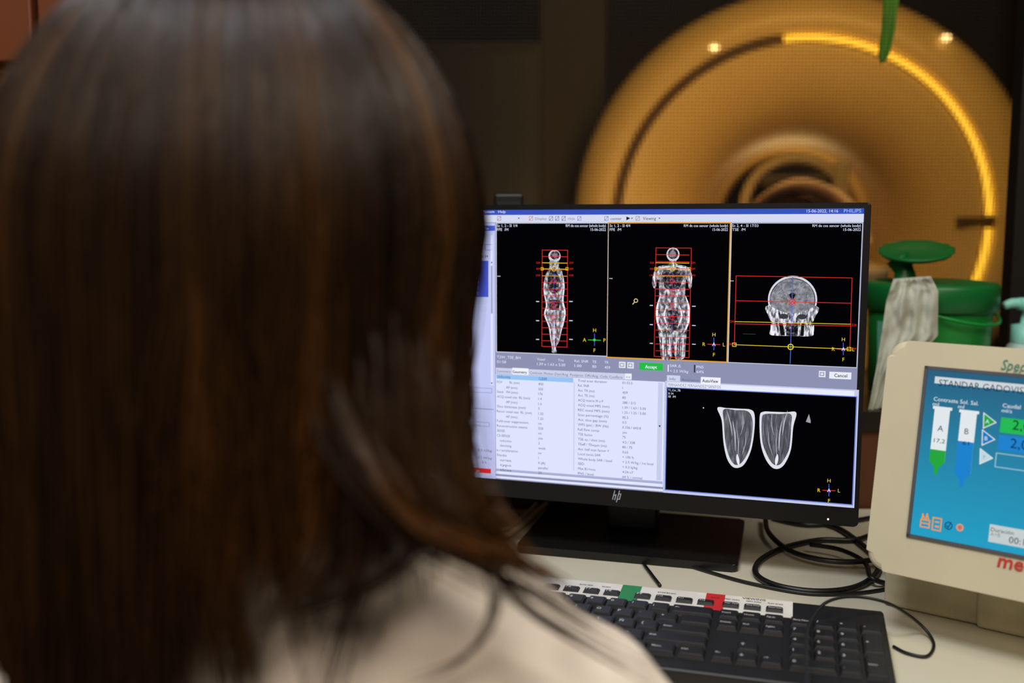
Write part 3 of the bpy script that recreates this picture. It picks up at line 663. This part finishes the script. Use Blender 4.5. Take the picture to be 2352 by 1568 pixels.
# ------------------------------------------------------------------ injector console
aC = math.radians(39.5); tC = math.radians(11)
CU = Vector((math.cos(aC), -math.sin(aC), 0)); BK_ = Vector((math.sin(aC), math.cos(aC), 0))
CV = BK_*math.sin(tC)+Vector((0, 0, math.cos(tC))); CN = CU.cross(CV)
CO = Vector((.3127, .85, .8163)); CM = frame(CO, CU, CV, CN)
rt = root('injector_console', (.47, .86, .75), 'cream injector control console with blue touch screen', 'medical console')
cc = mat('console_cream', (222, 213, 182), .4, .03, 20)
q = Panel(CO+CN*.0004, CU, CV, CN)
sc0 = q.uv(2130, 848); sc1 = q.uv(2093, 1226)
CW, CH = .30, .196
bm = bmesh.new(); rounded_prism(bm, -.001, -.007, CW, CH, -.035, 0, .016, .006, seg=8); rounded_prism(bm, .012, .006, CW-.012, CH-.008, -.085, -.034, .02, .012, seg=8)
bm_done('housing', bm, cc, CM, rt, False)
bm = bmesh.new()
cx0, cy0, cx1, cy1 = .5*(sc0[0]+sc1[0]), sc1[1], .5*(sc0[0]+sc1[0])+.212, sc0[1]
q0 = (cx0-.003, cy0-.003, cx1+.003, cy1+.003)
for lo, hi in (((q0[0], q0[1], 0), (q0[2], q0[1]+.0028, .0012)), ((q0[0], q0[3]-.0028, 0), (q0[2], q0[3], .0012)), ((q0[0], q0[1], 0), (q0[0]+.0028, q0[3], .0012)), ((q0[2]-.0028, q0[1], 0), (q0[2], q0[3], .0012))):
    box(bm, lo, hi)
bm_done('screen_bezel', bm, mat('bezel_grey', (90, 92, 96), .5), CM, rt)
gm = bpy.data.materials.new('console_screen_blue'); gm.use_nodes = True; nt = gm.node_tree; nt.nodes.clear()
tc = nt.nodes.new('ShaderNodeTexCoord'); sp = nt.nodes.new('ShaderNodeSeparateXYZ'); mr = nt.nodes.new('ShaderNodeMapRange'); rp = nt.nodes.new('ShaderNodeValToRGB')
em = nt.nodes.new('ShaderNodeEmission'); oo = nt.nodes.new('ShaderNodeOutputMaterial')
mr.inputs[1].default_value = cy0; mr.inputs[2].default_value = cy1
rp.color_ramp.elements[0].color = lin((38, 158, 196)); rp.color_ramp.elements[1].color = lin((44, 96, 128))
nt.links.new(tc.outputs['Object'], sp.inputs[0]); nt.links.new(sp.outputs[1], mr.inputs[0]); nt.links.new(mr.outputs[0], rp.inputs[0]); nt.links.new(rp.outputs[0], em.inputs[0]); nt.links.new(em.outputs[0], oo.inputs[0])
q.polyuv([(cx0, cy0), (cx1, cy0), (cx1, cy1), (cx0, cy1)], gm, 1)
CWh = (225, 232, 235); DK = (20, 40, 60)
q.R(2148, 864, 2460, 910, (205, 214, 218), 2); q.T('STANDAR GADOVIST', 2156, 886, 15, (30, 50, 75), 2366, Ly=3)
q.T('Contraste Sol. Sal.', 2145, 920, 9, CWh, 2249); q.T('ml', 2143, 931, 8, CWh, 2157); q.T('ml', 2201, 937, 8, CWh, 2215)
q.T('Caudal', 2303, 935, 9, CWh, 2345); q.T('ml/s', 2301, 946, 8, CWh, 2325)
def syr(xt, yt, xb, yb, w, fillc, f):
    a, b = q.uv(xt, yt); c_, d_ = q.uv(xb, yb); m_ = (a+c_)/2
    q.polyuv([(m_-w, d_), (m_+w, d_), (m_+w, b), (m_-w, b)], CWh, 3)
    q.polyuv([(m_-w*1.25, b-.001), (m_+w*1.25, b-.001), (m_+w*1.25, b+.0015), (m_-w*1.25, b+.0015)], CWh, 3)
    lv = d_+(b-d_)*f
    q.polyuv([(m_-w, d_), (m_+w, d_), (m_+w, lv), (m_-w, lv)], fillc, 4)
    q.polyuv([(m_-w, d_), (m_-w*.3, d_-.005), (m_-w*.2, d_-.011), (m_+w*.2, d_-.011), (m_+w*.3, d_-.005), (m_+w, d_)], fillc, 4)
    return m_
syr(2165, 938, 2152, 1060, .0063, (40, 165, 62), .22); syr(2225, 946, 2212, 1088, .0063, (30, 130, 205), .52)
q.T('A', 2160, 990, 13, DK, align='c', Ly=6); q.T('17,2', 2145, 1015, 9, DK, 2171, Ly=6)
q.T('B', 2220, 997, 13, DK, align='c', Ly=6); q.T('61', 2211, 1021, 9, DK, 2226, Ly=6)
for (x, y, c, t) in ((2260, 968, (30, 165, 75), 'A'), (2257, 1007, (20, 120, 190), 'B'), (2252, 1050, (190, 215, 225), '?')):
    P = [(x, y-20), (x+28, y+2), (x-1, y+15)]; q.poly(P, c, 3); q.L(P+[P[0]], CWh, 4, .0007); q.T(t, x+8, y+4, 9, CWh if t != '?' else (60, 110, 140), align='c', Ly=6)
q.R(2300, 958, 2440, 1010, (40, 185, 84), 3); q.T('2,0', 2325, 986, 22, (14, 60, 40), Ly=4)
q.R(2295, 998, 2435, 1052, (34, 130, 205), 3); q.T('2,0', 2320, 1028, 22, (12, 50, 90), Ly=4)
q.box(2289, 1040, 2430, 1092, (170, 205, 220), 4, .0006)
OR = (240, 150, 60)
q.box(2116, 1192, 2134, 1212, OR, 4, .0010); q.L([(2118, 1192), (2120, 1180), (2124, 1192)], OR, 4, .0010); q.L([(2127, 1192), (2130, 1180), (2133, 1193)], OR, 4, .0010); q.L([(2116, 1200), (2134, 1203)], OR, 4, .0010)
q.box(2144, 1188, 2160, 1219, OR, 4, .0010); q.R(2148, 1196, 2157, 1201, OR, 4); q.R(2148, 1206, 2157, 1212, OR, 4)
q.E(2179, 1207, 8, 8, (20, 80, 130), 4, .0009); q.L([(2175, 1207), (2178, 1211), (2184, 1200)], (20, 80, 130), 4, .0009)
q.E(2205, 1211, 7, 7, OR, 4, .0010); q.poly([(2200, 1209), (2205, 1207), (2210, 1210), (2205, 1217)], (230, 90, 60), 5)
q.R(2274, 1203, 2440, 1275, (196, 205, 205), 3); q.T('Duraci\u00f3n', 2276, 1219, 9, (40, 50, 60), 2329, Ly=4); q.T('A+B', 2275, 1229, 8, (120, 130, 135), 2298, Ly=4); q.T('00:19', 2317, 1246, 15, (20, 30, 40), Ly=4)
q.done('touch_screen', rt, 'blue touch screen with syringe graphics')
q = Panel(CO+CN*.0006, CU, CV, CN)
pt = mat('print_teal', (60, 150, 130), .5)
q.T('Spectris', 2298, 848, 23, pt, Ly=1, shear=.2, wide=.82); q.T('M R', 2327, 857, 7, pt, Ly=1, shear=.2)
q.done('brand_mark', rt, 'pale teal slanted lettering')
q = Panel(CO+CN*.0006, CU, CV, CN)
q.T('medrad', 2290, 1300, 31, mat('print_red', (205, 60, 50), .5), Ly=1, bold=.02, shear=.12)
q.done('brand_mark', rt, 'red printed lettering')
aD = math.radians(36.5)
DM = frame(Vector((.353, .912, .7505)), Vector((math.cos(aD), -math.sin(aD), 0)), Vector((math.sin(aD), math.cos(aD), 0)), Vector((0, 0, 1)))
bm = bmesh.new(); box(bm, (0, 0, 0), (.085, .10, .062), bev=.004); box(bm, (.083, -.006, 0), (.27, .11, .068), bev=.004)
bm_done('stand', bm, mat('console_base', (205, 195, 162), .5), DM, rt)

# ------------------------------------------------------------------ green container on ledge
bx, by = .576, 1.37
rt = root('waste_container', (bx, by, .875), 'round green plastic container with open dish lid', 'container')
grn = mat('green_plastic', (24, 146, 56), .4, .08, 15); grd = mat('dark_green_plastic', (14, 104, 44), .4, .08, 15)
bm = bmesh.new(); r = lathe(bm, [(.070, .001), (.076, .004), (.081, .13), (.082, .14)], 48, c=(bx, by, .875)); bm.faces.new(r[0][::-1]); bm_done('tub', bm, grn, parent=rt, smooth=True)
bm = bmesh.new(); r = lathe(bm, [(.083, .118), (.087, .121), (.088, .15), (.085, .156), (.074, .158), (.07, .152), (.03, .152), (.028, .140)], 48, c=(bx, by, .875)); bm.faces.new(r[-1]); bm_done('lid', bm, grd, parent=rt, smooth=True, label='dark green ring lid')
fc = at_y(2104, 584, 1.38)
FM = Matrix.Translation(fc) @ Matrix.Rotation(math.radians(-6), 4, 'Y') @ Matrix.Rotation(math.radians(14), 4, 'X')
bm = bmesh.new(); r = lathe(bm, [(.001, -.002), (.03, -.0015), (.046, .001), (.050, .006), (.047, .007), (.03, .002), (.001, .001)], 40); bm_done('open_flap', bm, grd, FM, rt, True, 'dark green dish-shaped flap')
bm = bmesh.new(); h0 = at_y(2078, 648, 1.375); h1 = at_y(2060, 592, 1.38); tube(bm, [h0, (h0+h1)/2+Vector((.004, 0, 0)), h1], [.016, .013, .016], 12); bm_done('hinge', bm, grd, parent=rt, smooth=True)
bm = bmesh.new(); lathe(bm, [(.0785, .03), (.0815, .105)], 16, c=(bx, by, .875), a0=math.radians(195), a1=math.radians(228)); bm_done('paper_label', bm, mat('label_mint', (110, 190, 160), .6), parent=rt, smooth=True, label='pale mint label')
hp = [(bx+.0885*math.cos(a), by+.0885*math.sin(a), .875+.118-.014*math.sin((a-math.radians(250))/math.radians(120)*math.pi)) for a in [math.radians(250+k*15) for k in range(9)]]
bm = bmesh.new(); tube(bm, hp, .0022, 8); bm_done('handle', bm, grn, parent=rt, smooth=True)
# paper towel
rt = root('paper_towel', at_y(2060, 800, 1.26), 'crumpled white paper towel draped over the green container', 'paper towel')
bm = bmesh.new(); g = []
L_ = [(2052, 640), (2036, 690), (2026, 760), (2012, 850), (1994, 944)]; R_ = [(2138, 634), (2155, 668), (2154, 770), (2082, 850), (2034, 934)]
def lerp(P, t):
    k = min(int(t*(len(P)-1)), len(P)-2); f_ = t*(len(P)-1)-k; return (P[k][0]*(1-f_)+P[k+1][0]*f_, P[k][1]*(1-f_)+P[k+1][1]*f_)
for j in range(41):
    t = j/40; a = lerp(L_, t); b = lerp(R_, t); row = []
    for i in range(31):
        s = i/30; x = a[0]*(1-s)+b[0]*s; y = a[1]*(1-s)+b[1]*s
        row.append(bm.verts.new(at_y(x, y, 1.268-.003*math.sin(i*.75+t*2.5)-.012*t+.009*noise.noise(Vector((s*3, t*5, 2)))+.004*noise.noise(Vector((s*10, t*14, 5)))+(.012 if j == 0 else 0))))
    g.append(row)
for j in range(40):
    for i in range(30): bm.faces.new((g[j][i], g[j][i+1], g[j+1][i+1], g[j+1][i]))
ob = bm_done('sheet', bm, mat('paper', (188, 190, 174), .9, .05, 50), parent=rt, smooth=True)
# pump bottle
px_, py_ = .706, 1.36
rt = root('pump_bottle', (px_, py_, .875), 'clear bottle with mint green dispenser pump', 'bottle')
mint = mat('mint_plastic', (150, 225, 208), .4)
bm = bmesh.new(); r = lathe(bm, [(.028, .001), (.03, .006), (.03, .055), (.022, .07), (.016, .076)], 32, c=(px_, py_, .875)); bm.faces.new(r[0][::-1]); bm_done('body', bm, mat('bottle_body', (190, 215, 205), .3), parent=rt, smooth=True)
bm = bmesh.new(); r = lathe(bm, [(.019, .074), (.019, .098), (.008, .10), (.006, .118), (.014, .119), (.015, .132), (.012, .135), (.001, .136)], 32, c=(px_, py_, .875))
tube(bm, [(px_, py_, 1.002), (px_-.02, py_, 1.003), (px_-.032, py_, .999)], [.008, .007, .005], 10); bm_done('pump', bm, mint, parent=rt, smooth=True)

# ------------------------------------------------------------------ cables
def cable(name, pts, r, m_, label, zs=None):
    P = []
    for i, pt in enumerate(pts):
        z = (pt[2] if len(pt) > 2 else .7505+r); P.append(at_z(pt[0], pt[1], z))
    bm = bmesh.new(); tube(bm, P, r, 8, 8); ob = bm_done(name, bm, m_, smooth=True); ob['label'] = label; ob['category'] = 'cable'; ob['group'] = 'desk cables'; return ob
cb = mat('cable_rubber', (18, 18, 20), .4); cbe = mat('cable_beige', (236, 226, 200), .5)
cable('cable', [(2010, 1225), (1960, 1240), (1880, 1240), (1800, 1258), (1745, 1288), (1738, 1320), (1790, 1346), (1880, 1358), (1965, 1348), (2012, 1318), (2015, 1285), (1985, 1255), (1930, 1215), (1880, 1200)], .0032, cb, 'thick black cable coiled on the desk')
cable('cable', [(1758, 1185, .760), (1765, 1222, .760), (1810, 1262, .7605), (1880, 1284, .7605), (1960, 1290, .7605), (2040, 1280, .760)], .0030, cb, 'black cable crossing the coiled cable')
cable('cable', [(1775, 1190), (1850, 1205), (1930, 1200), (2020, 1185)], .0030, cb, 'black cable running behind the monitor stand')
cable('cable', [(1860, 1250, .7595), (1930, 1262, .7595), (1985, 1290, .7595), (2000, 1325, .7595), (2035, 1340)], .0026, cb, 'black cable crossing the coiled cable')
cable('cable', [(1516, 1344), (1496, 1318), (1478, 1290), (1492, 1276), (1540, 1285), (1620, 1310), (1720, 1338), (1850, 1362), (1960, 1362), (2035, 1352)], .0018, cb, 'thin black keyboard cable on the desk')
cable('cable', [(1858, 1600, .787), (1852, 1520, .790), (1856, 1440, .792), (1895, 1385, .792), (1960, 1370, .790), (2040, 1385, .784), (2110, 1430, .762), (2144, 1475), (2130, 1506), (2085, 1500), (2052, 1484)], .0014, cb, 'thin black cable looping over the keyboard')
cable('cable', [(1085, 1255), (1130, 1243), (1175, 1222), (1222, 1185), (1262, 1150)], .0036, cbe, 'beige cable beside the monitor stand')
cable('cable', [(1090, 1230), (1140, 1224), (1185, 1202), (1220, 1170), (1245, 1140)], .0032, cbe, 'beige cable beside the monitor stand')

# ------------------------------------------------------------------ operator (person)
HX, HY, HZ = -.130, .50, 1.105
rt = root('person', (HX, .42, 0), 'seated person with long brown hair wearing a white coat', 'person')
skin = mat('skin', (205, 150, 120), .5, .05, 20)
bm = bmesh.new()
blob(bm, (HX, HY+.01, HZ+.005), (.078, .097, .110)); blob(bm, (HX, HY+.055, HZ-.055), (.055, .055, .06))
blob(bm, (HX, HY+.112, HZ-.018), (.012, .018, .02)); blob(bm, (HX, HY+.105, HZ-.05), (.024, .012, .008)); blob(bm, (HX, HY+.098, HZ-.088), (.022, .018, .014))
for s in (-1, 1): blob(bm, (HX+s*.079, HY+.005, HZ-.01), (.008, .018, .03))
tube(bm, [(HX, HY-.01, HZ-.05), (HX, HY-.015, HZ-.12), (HX, HY-.02, HZ-.19)], [.05, .05, .06], 20)
loft(bm, [(HX, .42, .46, .165, .12), (HX, .44, .52, .17, .12), (HX, .46, .62, .135, .10), (HX, .48, .72, .14, .10), (HX, .49, .80, .150, .10), (HX, .49, .86, .150, .09), (HX, .49, .89, .12, .075), (HX, .485, .92, .065, .06), (HX, .485, .95, .05, .05)])
for s in (-1, 1):
    sh = Vector((HX+s*.160, .49, .856)); el = Vector((HX+s*.228, .45, .655)); wr = Vector((HX+s*.10, .70, .808))
    tube(bm, [sh, (sh+el)/2, el], [.042, .040, .035], 16); blob(bm, el, (.038, .038, .038)); tube(bm, [el, (el*.6+wr*.4), wr], [.037, .036, .025], 16)
    d = Vector((-s*.25, 1, -.10)).normalized(); sd = Vector((1, s*.25, 0)).normalized()
    tube(bm, [wr, wr+d*.03, wr+d*.075], [.025, .026, .024], 14)
    for k, ln in zip((-1.5, -.5, .5, 1.5), (.058, .068, .072, .062) if s < 0 else (.062, .072, .068, .058)):
        b0 = wr+d*.07+sd*k*.0175; b1 = b0+d*ln*.42+Vector((0, 0, .006)); b2 = b1+d*ln*.32+Vector((0, 0, -.010)); b3 = b2+d*ln*.2+Vector((0, 0, -.010))
        tube(bm, [b0-d*.02, b0, b1, b2, b3], [.0095, .009, .0085, .008, .007], 10)
    t0 = wr+d*.02-sd*s*.022; tube(bm, [t0, t0+d*.025-sd*s*.018, t0+d*.05-sd*s*.024+Vector((0, 0, -.012))], [.012, .010, .008], 10)
    hip = Vector((HX+s*.09, .44, .52)); kn = Vector((HX+s*.12, .85, .50)); an = Vector((HX+s*.13, .84, .09))
    tube(bm, [hip, (hip+kn)/2, kn], [.085, .075, .058], 18); blob(bm, kn, (.06, .06, .06)); tube(bm, [kn, kn*.6+an*.4, an], [.056, .052, .034], 18)
    tube(bm, [an+Vector((0, -.02, -.045)), an+Vector((0, .08, -.05)), an+Vector((0, .16, -.06))], [.036, .036, .026], 14)
me = remeshed(bm, .005, 3); finish('body', me, skin, None, rt, True)
coatm = mat('white_coat', (248, 232, 214), .85, .05, 22, bump=.05)
bm = bmesh.new()
loft(bm, [(HX, .42, .44, .20, .15), (HX, .44, .55, .18, .135), (HX, .465, .65, .165, .125), (HX, .48, .75, .174, .120), (HX, .485, .81, .184, .116), (HX, .485, .855, .188, .108), (HX, .485, .886, .180, .098), (HX, .485, .912, .160, .089), (HX, .485, .935, .130, .081), (HX, .485, .955, .094, .073), (HX, .485, .975, .070, .066), (HX, .485, .990, .060, .061)])
for s in (-1, 1):
    sh = Vector((HX+s*.163, .487, .856)); el = Vector((HX+s*.234, .45, .655)); wr = Vector((HX+s*.125, .655, .806))
    blob(bm, sh+Vector((-s*.012, 0, .002)), (.060, .060, .050)); tube(bm, [sh, (sh+el)/2, el], [.055, .055, .048], 18); blob(bm, el, (.049, .049, .049)); tube(bm, [el, (el+wr)/2, wr], [.048, .043, .036], 18)
me = remeshed(bm, .006, 8, .008); finish('coat', me, coatm, None, rt, True, 'white medical coat')
bm = bmesh.new()
for s in (-1, 1):
    hip = Vector((HX+s*.09, .44, .52)); kn = Vector((HX+s*.12, .85, .50)); an = Vector((HX+s*.13, .84, .13))
    tube(bm, [hip, (hip+kn)/2, kn], [.095, .085, .067], 18); blob(bm, kn, (.068, .068, .068)); tube(bm, [kn, kn*.6+an*.4, an], [.066, .06, .05], 18)
me = remeshed(bm, .008, 4); finish('trousers', me, mat('white_trousers', (215, 210, 200), .85), None, rt, True, 'white cotton trousers')
for s in (-1, 1):
    bm = bmesh.new(); blob(bm, (HX+s*.13, .90, .045), (.045, .125, .044)); bm_done('shoe', bm, mat('white_shoes', (225, 225, 220), .5), parent=rt, smooth=True)

# hair
RY, RZ = .125, .132
def rxx(phi): return .114 if math.cos(phi) > 0 else .119
def hair_end(phi):
    x = HX+rxx(phi)*math.cos(phi)
    t = min(1, max(0, (x+.158)/.035)); t = t*t*(3-2*t)
    return .80*(1-t)+(.988-.10*max(0, x+.09))*t
def hair_pt(phi, t, l, zend):
    c_ = math.cos(phi); RX = rxx(phi)
    if t <= 1:
        th = t*math.pi/2; wl = 1+(.10*max(0, t-.6)*max(0, -c_))
        return Vector((HX+RX*l*wl*math.sin(th)*c_, HY+RY*l*math.sin(th)*math.sin(phi), HZ+RZ*l*math.cos(th)))
    s = (t-1)*(HZ-zend)
    if c_ > 0: g = 1-.09*math.sin(math.pi*min(s/.20, 1))*abs(c_)+max(0, s-.12)*.10
    else: g = 1+.04*abs(c_)+.45*s*abs(c_)-.05*math.sin(math.pi*min(s/.20, 1))*(1-abs(c_))
    return Vector((HX+RX*l*g*c_, HY+RY*l*(g if c_ > 0 else 1)*math.sin(phi)+max(0, s-.14)*.10, HZ-s))
verts = []; faces = []; cols = []; vc = 0
def nz(x, y=0, z=0): return noise.noise(Vector((x, y, z)))
dk = np.array([.0095, .0046, .0022]); br = np.array([.060, .027, .009]); am = np.array([.17, .075, .021])
def shade(phi, rnd):
    cx_, sx_ = math.cos(phi), math.sin(phi)
    k = .36+.8*nz(cx_*3.2, sx_*3.2, 1)+.40*nz(cx_*11, sx_*11, 4)+.25*nz(cx_*37, sx_*37, 7)+.60*(rnd-.5)
    k = min(1, max(0, k))
    c = dk*(1-k)+br*k; a = max(0, k-.66)*1.7
    return c*(1-a)+am*a
def add_strand(P, r, col, tipcol=None, pw=2.0):
    global vc
    P = np.array(P); n = len(P); d = np.gradient(P, axis=0); d /= np.linalg.norm(d, axis=1)[:, None]+1e-9
    ref = np.array([.3, 1, .1]); a = np.cross(d, ref); a /= np.linalg.norm(a, axis=1)[:, None]+1e-9; b = np.cross(d, a)
    q = np.linspace(0, 1, n); rr = r*(np.minimum(1, q*12+.2)*np.minimum(1, (1-q)*4+.15))[:, None]
    for k in range(3):
        an = 2*math.pi*k/3; verts.append(P+(a*math.cos(an)+b*math.sin(an))*rr)
    base = vc
    idx = np.arange(n-1)
    for k in range(3):
        k2 = (k+1) % 3
        faces.append(np.stack([base+k*n+idx, base+k2*n+idx, base+k2*n+idx+1, base+k*n+idx+1], 1))
    if tipcol is None: C = np.tile(col, (n, 1))
    else: C = col[None, :]*(1-q[:, None]**pw)+tipcol[None, :]*q[:, None]**pw
    C = np.concatenate([C, np.ones((n, 1))], 1); cols.append(np.tile(C, (3, 1))); vc += 3*n
NS = 16000
for i in range(NS):
    phi = random.uniform(0, 2*math.pi)
    front = abs(((phi-math.pi/2+math.pi) % (2*math.pi))-math.pi) < math.radians(48)
    if front and random.random() < .8: continue
    l = random.uniform(.965, 1.02); t0 = random.uniform(.0, .25) if random.random() < .70 else random.uniform(0, .95)
    endn = nz(phi*9, 3)*.026
    ze = hair_end(phi)+endn+random.gauss(0, .013)-(random.random() < .05)*random.uniform(.01, .06)
    if l < .985: ze += .01
    n = 24; P = []; a1 = random.uniform(-1, 1)*.06; ph = random.uniform(0, 6.28)
    tend = 2 if not front else .62
    fr = random.gauss(0, .0030); fly = random.random() < .02
    cx_, sx_ = math.cos(phi), math.sin(phi)
    for j in range(n):
        t = t0+(tend-t0)*j/(n-1)
        lump = .030*nz(cx_*5, sx_*5, t*1.2)+.012*nz(cx_*15, sx_*15, t*1.6+5)
        wv = .13*nz(cx_*4, sx_*4, t*1.5+9)*max(0, t-.7)
        q_ = hair_pt(phi+a1*max(0, t-.6)+wv, t, l+fr*t*2+lump*min(1, t)+(.035*max(0, t-.8) if fly else 0), ze)
        w_ = max(0, t-.7); q_.x += .0026*w_*math.sin(t*7+ph); q_.y += .0020*w_*math.cos(t*6+ph*1.3)
        P.append(tuple(q_))
    c_ = shade(phi, random.random())*random.uniform(.75, 1.25)
    add_strand(P, random.uniform(.00040, .00065), c_, c_*np.array([1.8, 1.55, 1.2]))
def lock(pts, ns, spread, col, r=.0005, start=.35, grow=1.0, root_dark=True):
    base = catmull([at_y(x, y, Y) for x, y, Y in pts], 7); n = len(base)
    for i in range(ns):
        o = Vector((random.gauss(0, spread), random.gauss(0, spread)*.6, random.gauss(0, spread*.4))); e = Vector((random.gauss(0, spread), random.gauss(0, spread*.5), random.gauss(0, spread)))*grow
        s0 = int(random.random()*start*n); s1 = n-int(random.random()**2*.35*n); P = []
        for k in range(s0, max(s0+6, s1)):
            if k >= n: break
            f_ = k/n; bury = .018*max(0, 1-(k-s0)/(.45*n))**1.3; P.append(tuple(base[k]+o*(1-f_*.5)+e*f_+Vector((0, bury, 0))))
        c_ = np.array(col)*random.uniform(.45, 1.5)
        if len(P) > 4: add_strand(P, r*random.uniform(.6, 1.2), np.minimum(c_, br*.6) if root_dark else c_, c_, 1.2)
AM = (.17, .062, .013); DB = (.030, .014, .006); MB = (.070, .030, .010)
lock([(720, 860, .384), (790, 1010, .381), (860, 1110, .380), (940, 1190, .384), (1040, 1236, .39), (1130, 1268, .40), (1190, 1285, .41)], 120, .0065, AM, start=.6, grow=.45)
lock([(980, 860, .396), (1010, 1040, .397), (1050, 1150, .40), (1110, 1225, .405), (1180, 1278, .41)], 130, .0080, (.10, .040, .010), start=.6, grow=.4)
lock([(860, 760, .386), (880, 960, .384), (930, 1110, .387), (1010, 1195, .39), (1100, 1255, .40)], 130, .010, MB, start=.6, grow=.5)
lock([(1050, 1190, .40), (1130, 1258, .405), (1220, 1300, .415), (1310, 1350, .42)], 26, .0035, AM, start=.3)
lock([(640, 760, .384), (700, 960, .378), (800, 1120, .377), (920, 1230, .380), (1040, 1285, .388), (1170, 1340, .40), (1300, 1410, .41), (1430, 1490, .42)], 20, .0045, DB, grow=.8)
lock([(940, 1050, .390), (960, 1180, .389), (940, 1280, .39), (850, 1345, .393), (700, 1400, .393), (560, 1420, .392)], 20, .0030, DB, start=.2)
lock([(780, 1080, .382), (815, 1230, .384), (810, 1360, .386), (770, 1480, .388), (730, 1620, .39)], 22, .0038, DB, start=.2)
lock([(700, 1120, .382), (720, 1250, .384), (690, 1330, .386), (630, 1400, .388), (590, 1500, .39)], 16, .0040, MB, start=.2)
lock([(1040, 1180, .398), (1120, 1310, .40), (1210, 1400, .41), (1340, 1480, .42), (1490, 1560, .43)], 12, .0028, (.09, .05, .025), start=.1)
lock([(1000, 1240, .398), (1120, 1330, .40), (1130, 1420, .40), (1060, 1510, .40), (930, 1560, .40)], 8, .0020, (.09, .05, .025), start=.1)
lock([(400, 900, .382), (430, 1150, .380), (480, 1350, .38), (520, 1480, .383), (540, 1620, .386)], 90, .0060, (.06, .026, .009))
lock([(365, 420, .392), (372, 800, .383), (385, 1100, .380), (390, 1350, .38), (400, 1620, .385)], 60, .0055, (.10, .042, .013), start=.6)
base = vc; cv = []; ccol = []; NP_, NT = 72, 40
isf = lambda i: abs(((2*math.pi*i/NP_-math.pi/2+math.pi) % (2*math.pi))-math.pi) < math.radians(48)
for i in range(NP_):
    phi = 2*math.pi*i/NP_
    for j in range(NT+1):
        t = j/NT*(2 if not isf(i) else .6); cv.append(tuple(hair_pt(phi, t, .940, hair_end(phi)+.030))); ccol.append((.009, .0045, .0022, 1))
cf = []
for i in range(NP_):
    if isf(i) != isf((i+1) % NP_): continue
    for j in range(NT):
        a = base+i*(NT+1)+j; b = base+((i+1) % NP_)*(NT+1)+j; cf.append((a, b, b+1, a+1))
AV = np.concatenate(verts+[np.array(cv)]); AF = np.concatenate(faces+[np.array(cf)]); AC = np.concatenate(cols+[np.array(ccol)])
me = bpy.data.meshes.new('hair'); me.vertices.add(len(AV)); me.vertices.foreach_set('co', AV.astype(np.float32).ravel())
me.loops.add(AF.size); me.loops.foreach_set('vertex_index', AF.astype(np.int32).ravel())
me.polygons.add(len(AF)); me.polygons.foreach_set('loop_start', np.arange(0, AF.size, 4, dtype=np.int32)); me.polygons.foreach_set('use_smooth', np.ones(len(AF), dtype=bool))
me.update(calc_edges=True)
ca = me.color_attributes.new('strand_tone', 'FLOAT_COLOR', 'POINT'); ca.data.foreach_set('color', AC.astype(np.float32).ravel())
hm = bpy.data.materials.new('brown_hair'); hm.use_nodes = True; nt = hm.node_tree; b = nt.nodes['Principled BSDF']
at = nt.nodes.new('ShaderNodeAttribute'); at.attribute_name = 'strand_tone'; nt.links.new(at.outputs['Color'], b.inputs['Base Color'])
b.inputs['Roughness'].default_value = .32; b.inputs['Specular IOR Level'].default_value = .5
finish('hair', me, hm, None, rt, False, 'long straight brown hair with amber ends')

# chair under the person
rt = root('office_chair', (HX, .42, 0), 'dark swivel chair under the seated person', 'chair')
chm = mat('chair_fabric', (30, 32, 40), .8)
bm = bmesh.new(); rounded_prism(bm, HX-.22, .24, HX+.22, .66, .375, .425, .06, .015); bm_done('seat', bm, chm, parent=rt)
bm = bmesh.new(); tube(bm, [(HX, .45, .07), (HX, .45, .38)], .025, 14, 2); bm_done('post', bm, blk, parent=rt)
for k in range(5):
    a = 2*math.pi*k/5; bm = bmesh.new(); tube(bm, [(HX, .45, .08), (HX+.24*math.cos(a), .45+.24*math.sin(a), .06)], [.022, .016], 10, 2); blob(bm, (HX+.24*math.cos(a), .45+.24*math.sin(a), .028), (.02, .02, .028)); bm_done('leg', bm, blk, parent=rt, smooth=True)

# ------------------------------------------------------------------ lights
def area(name, loc, tgt, size, e, col, sy=None):
    l = bpy.data.lights.new(name, 'AREA'); l.energy = e; l.color = col; l.size = size
    if sy: l.shape = 'RECTANGLE'; l.size_y = sy
    ob = bpy.data.objects.new(name, l); COL.objects.link(ob); ob.location = loc
    ob.rotation_euler = (Vector(tgt)-Vector(loc)).to_track_quat('-Z', 'Y').to_euler(); return ob
area('ceiling_light', (.75, .0, 2.5), (.5, .9, .75), .9, 20, (1, .92, .78))
area('rear_ceiling_light', (-.3, -1.0, 2.3), (-.1, .5, .95), .7, 14, (1, .87, .74))
area('hair_light', (-.35, .30, 2.45), (-.15, .5, 1.2), .45, 15, (.90, .94, 1))
area('scanner_light', (.9, 2.4, 2.5), (1.15, 4.2, 1.1), .9, 30, (1, .60, .17))
area('scanner_fill', (.4, 3.0, .9), (1.3, 4.2, 1.1), .6, 8, (1, .58, .2))
pl_ = bpy.data.lights.new('bore_light', 'POINT'); pl_.energy = 1.8; pl_.color = (1, .66, .25); pl_.shadow_soft_size = .1
ob = bpy.data.objects.new('bore_light', pl_); COL.objects.link(ob); ob.location = SO+SY*.9+SZ*.15
wd = bpy.data.worlds.new('world'); scene.world = wd; wd.use_nodes = True
wd.node_tree.nodes['Background'].inputs[0].default_value = (.05, .045, .04, 1); wd.node_tree.nodes['Background'].inputs[1].default_value = .5
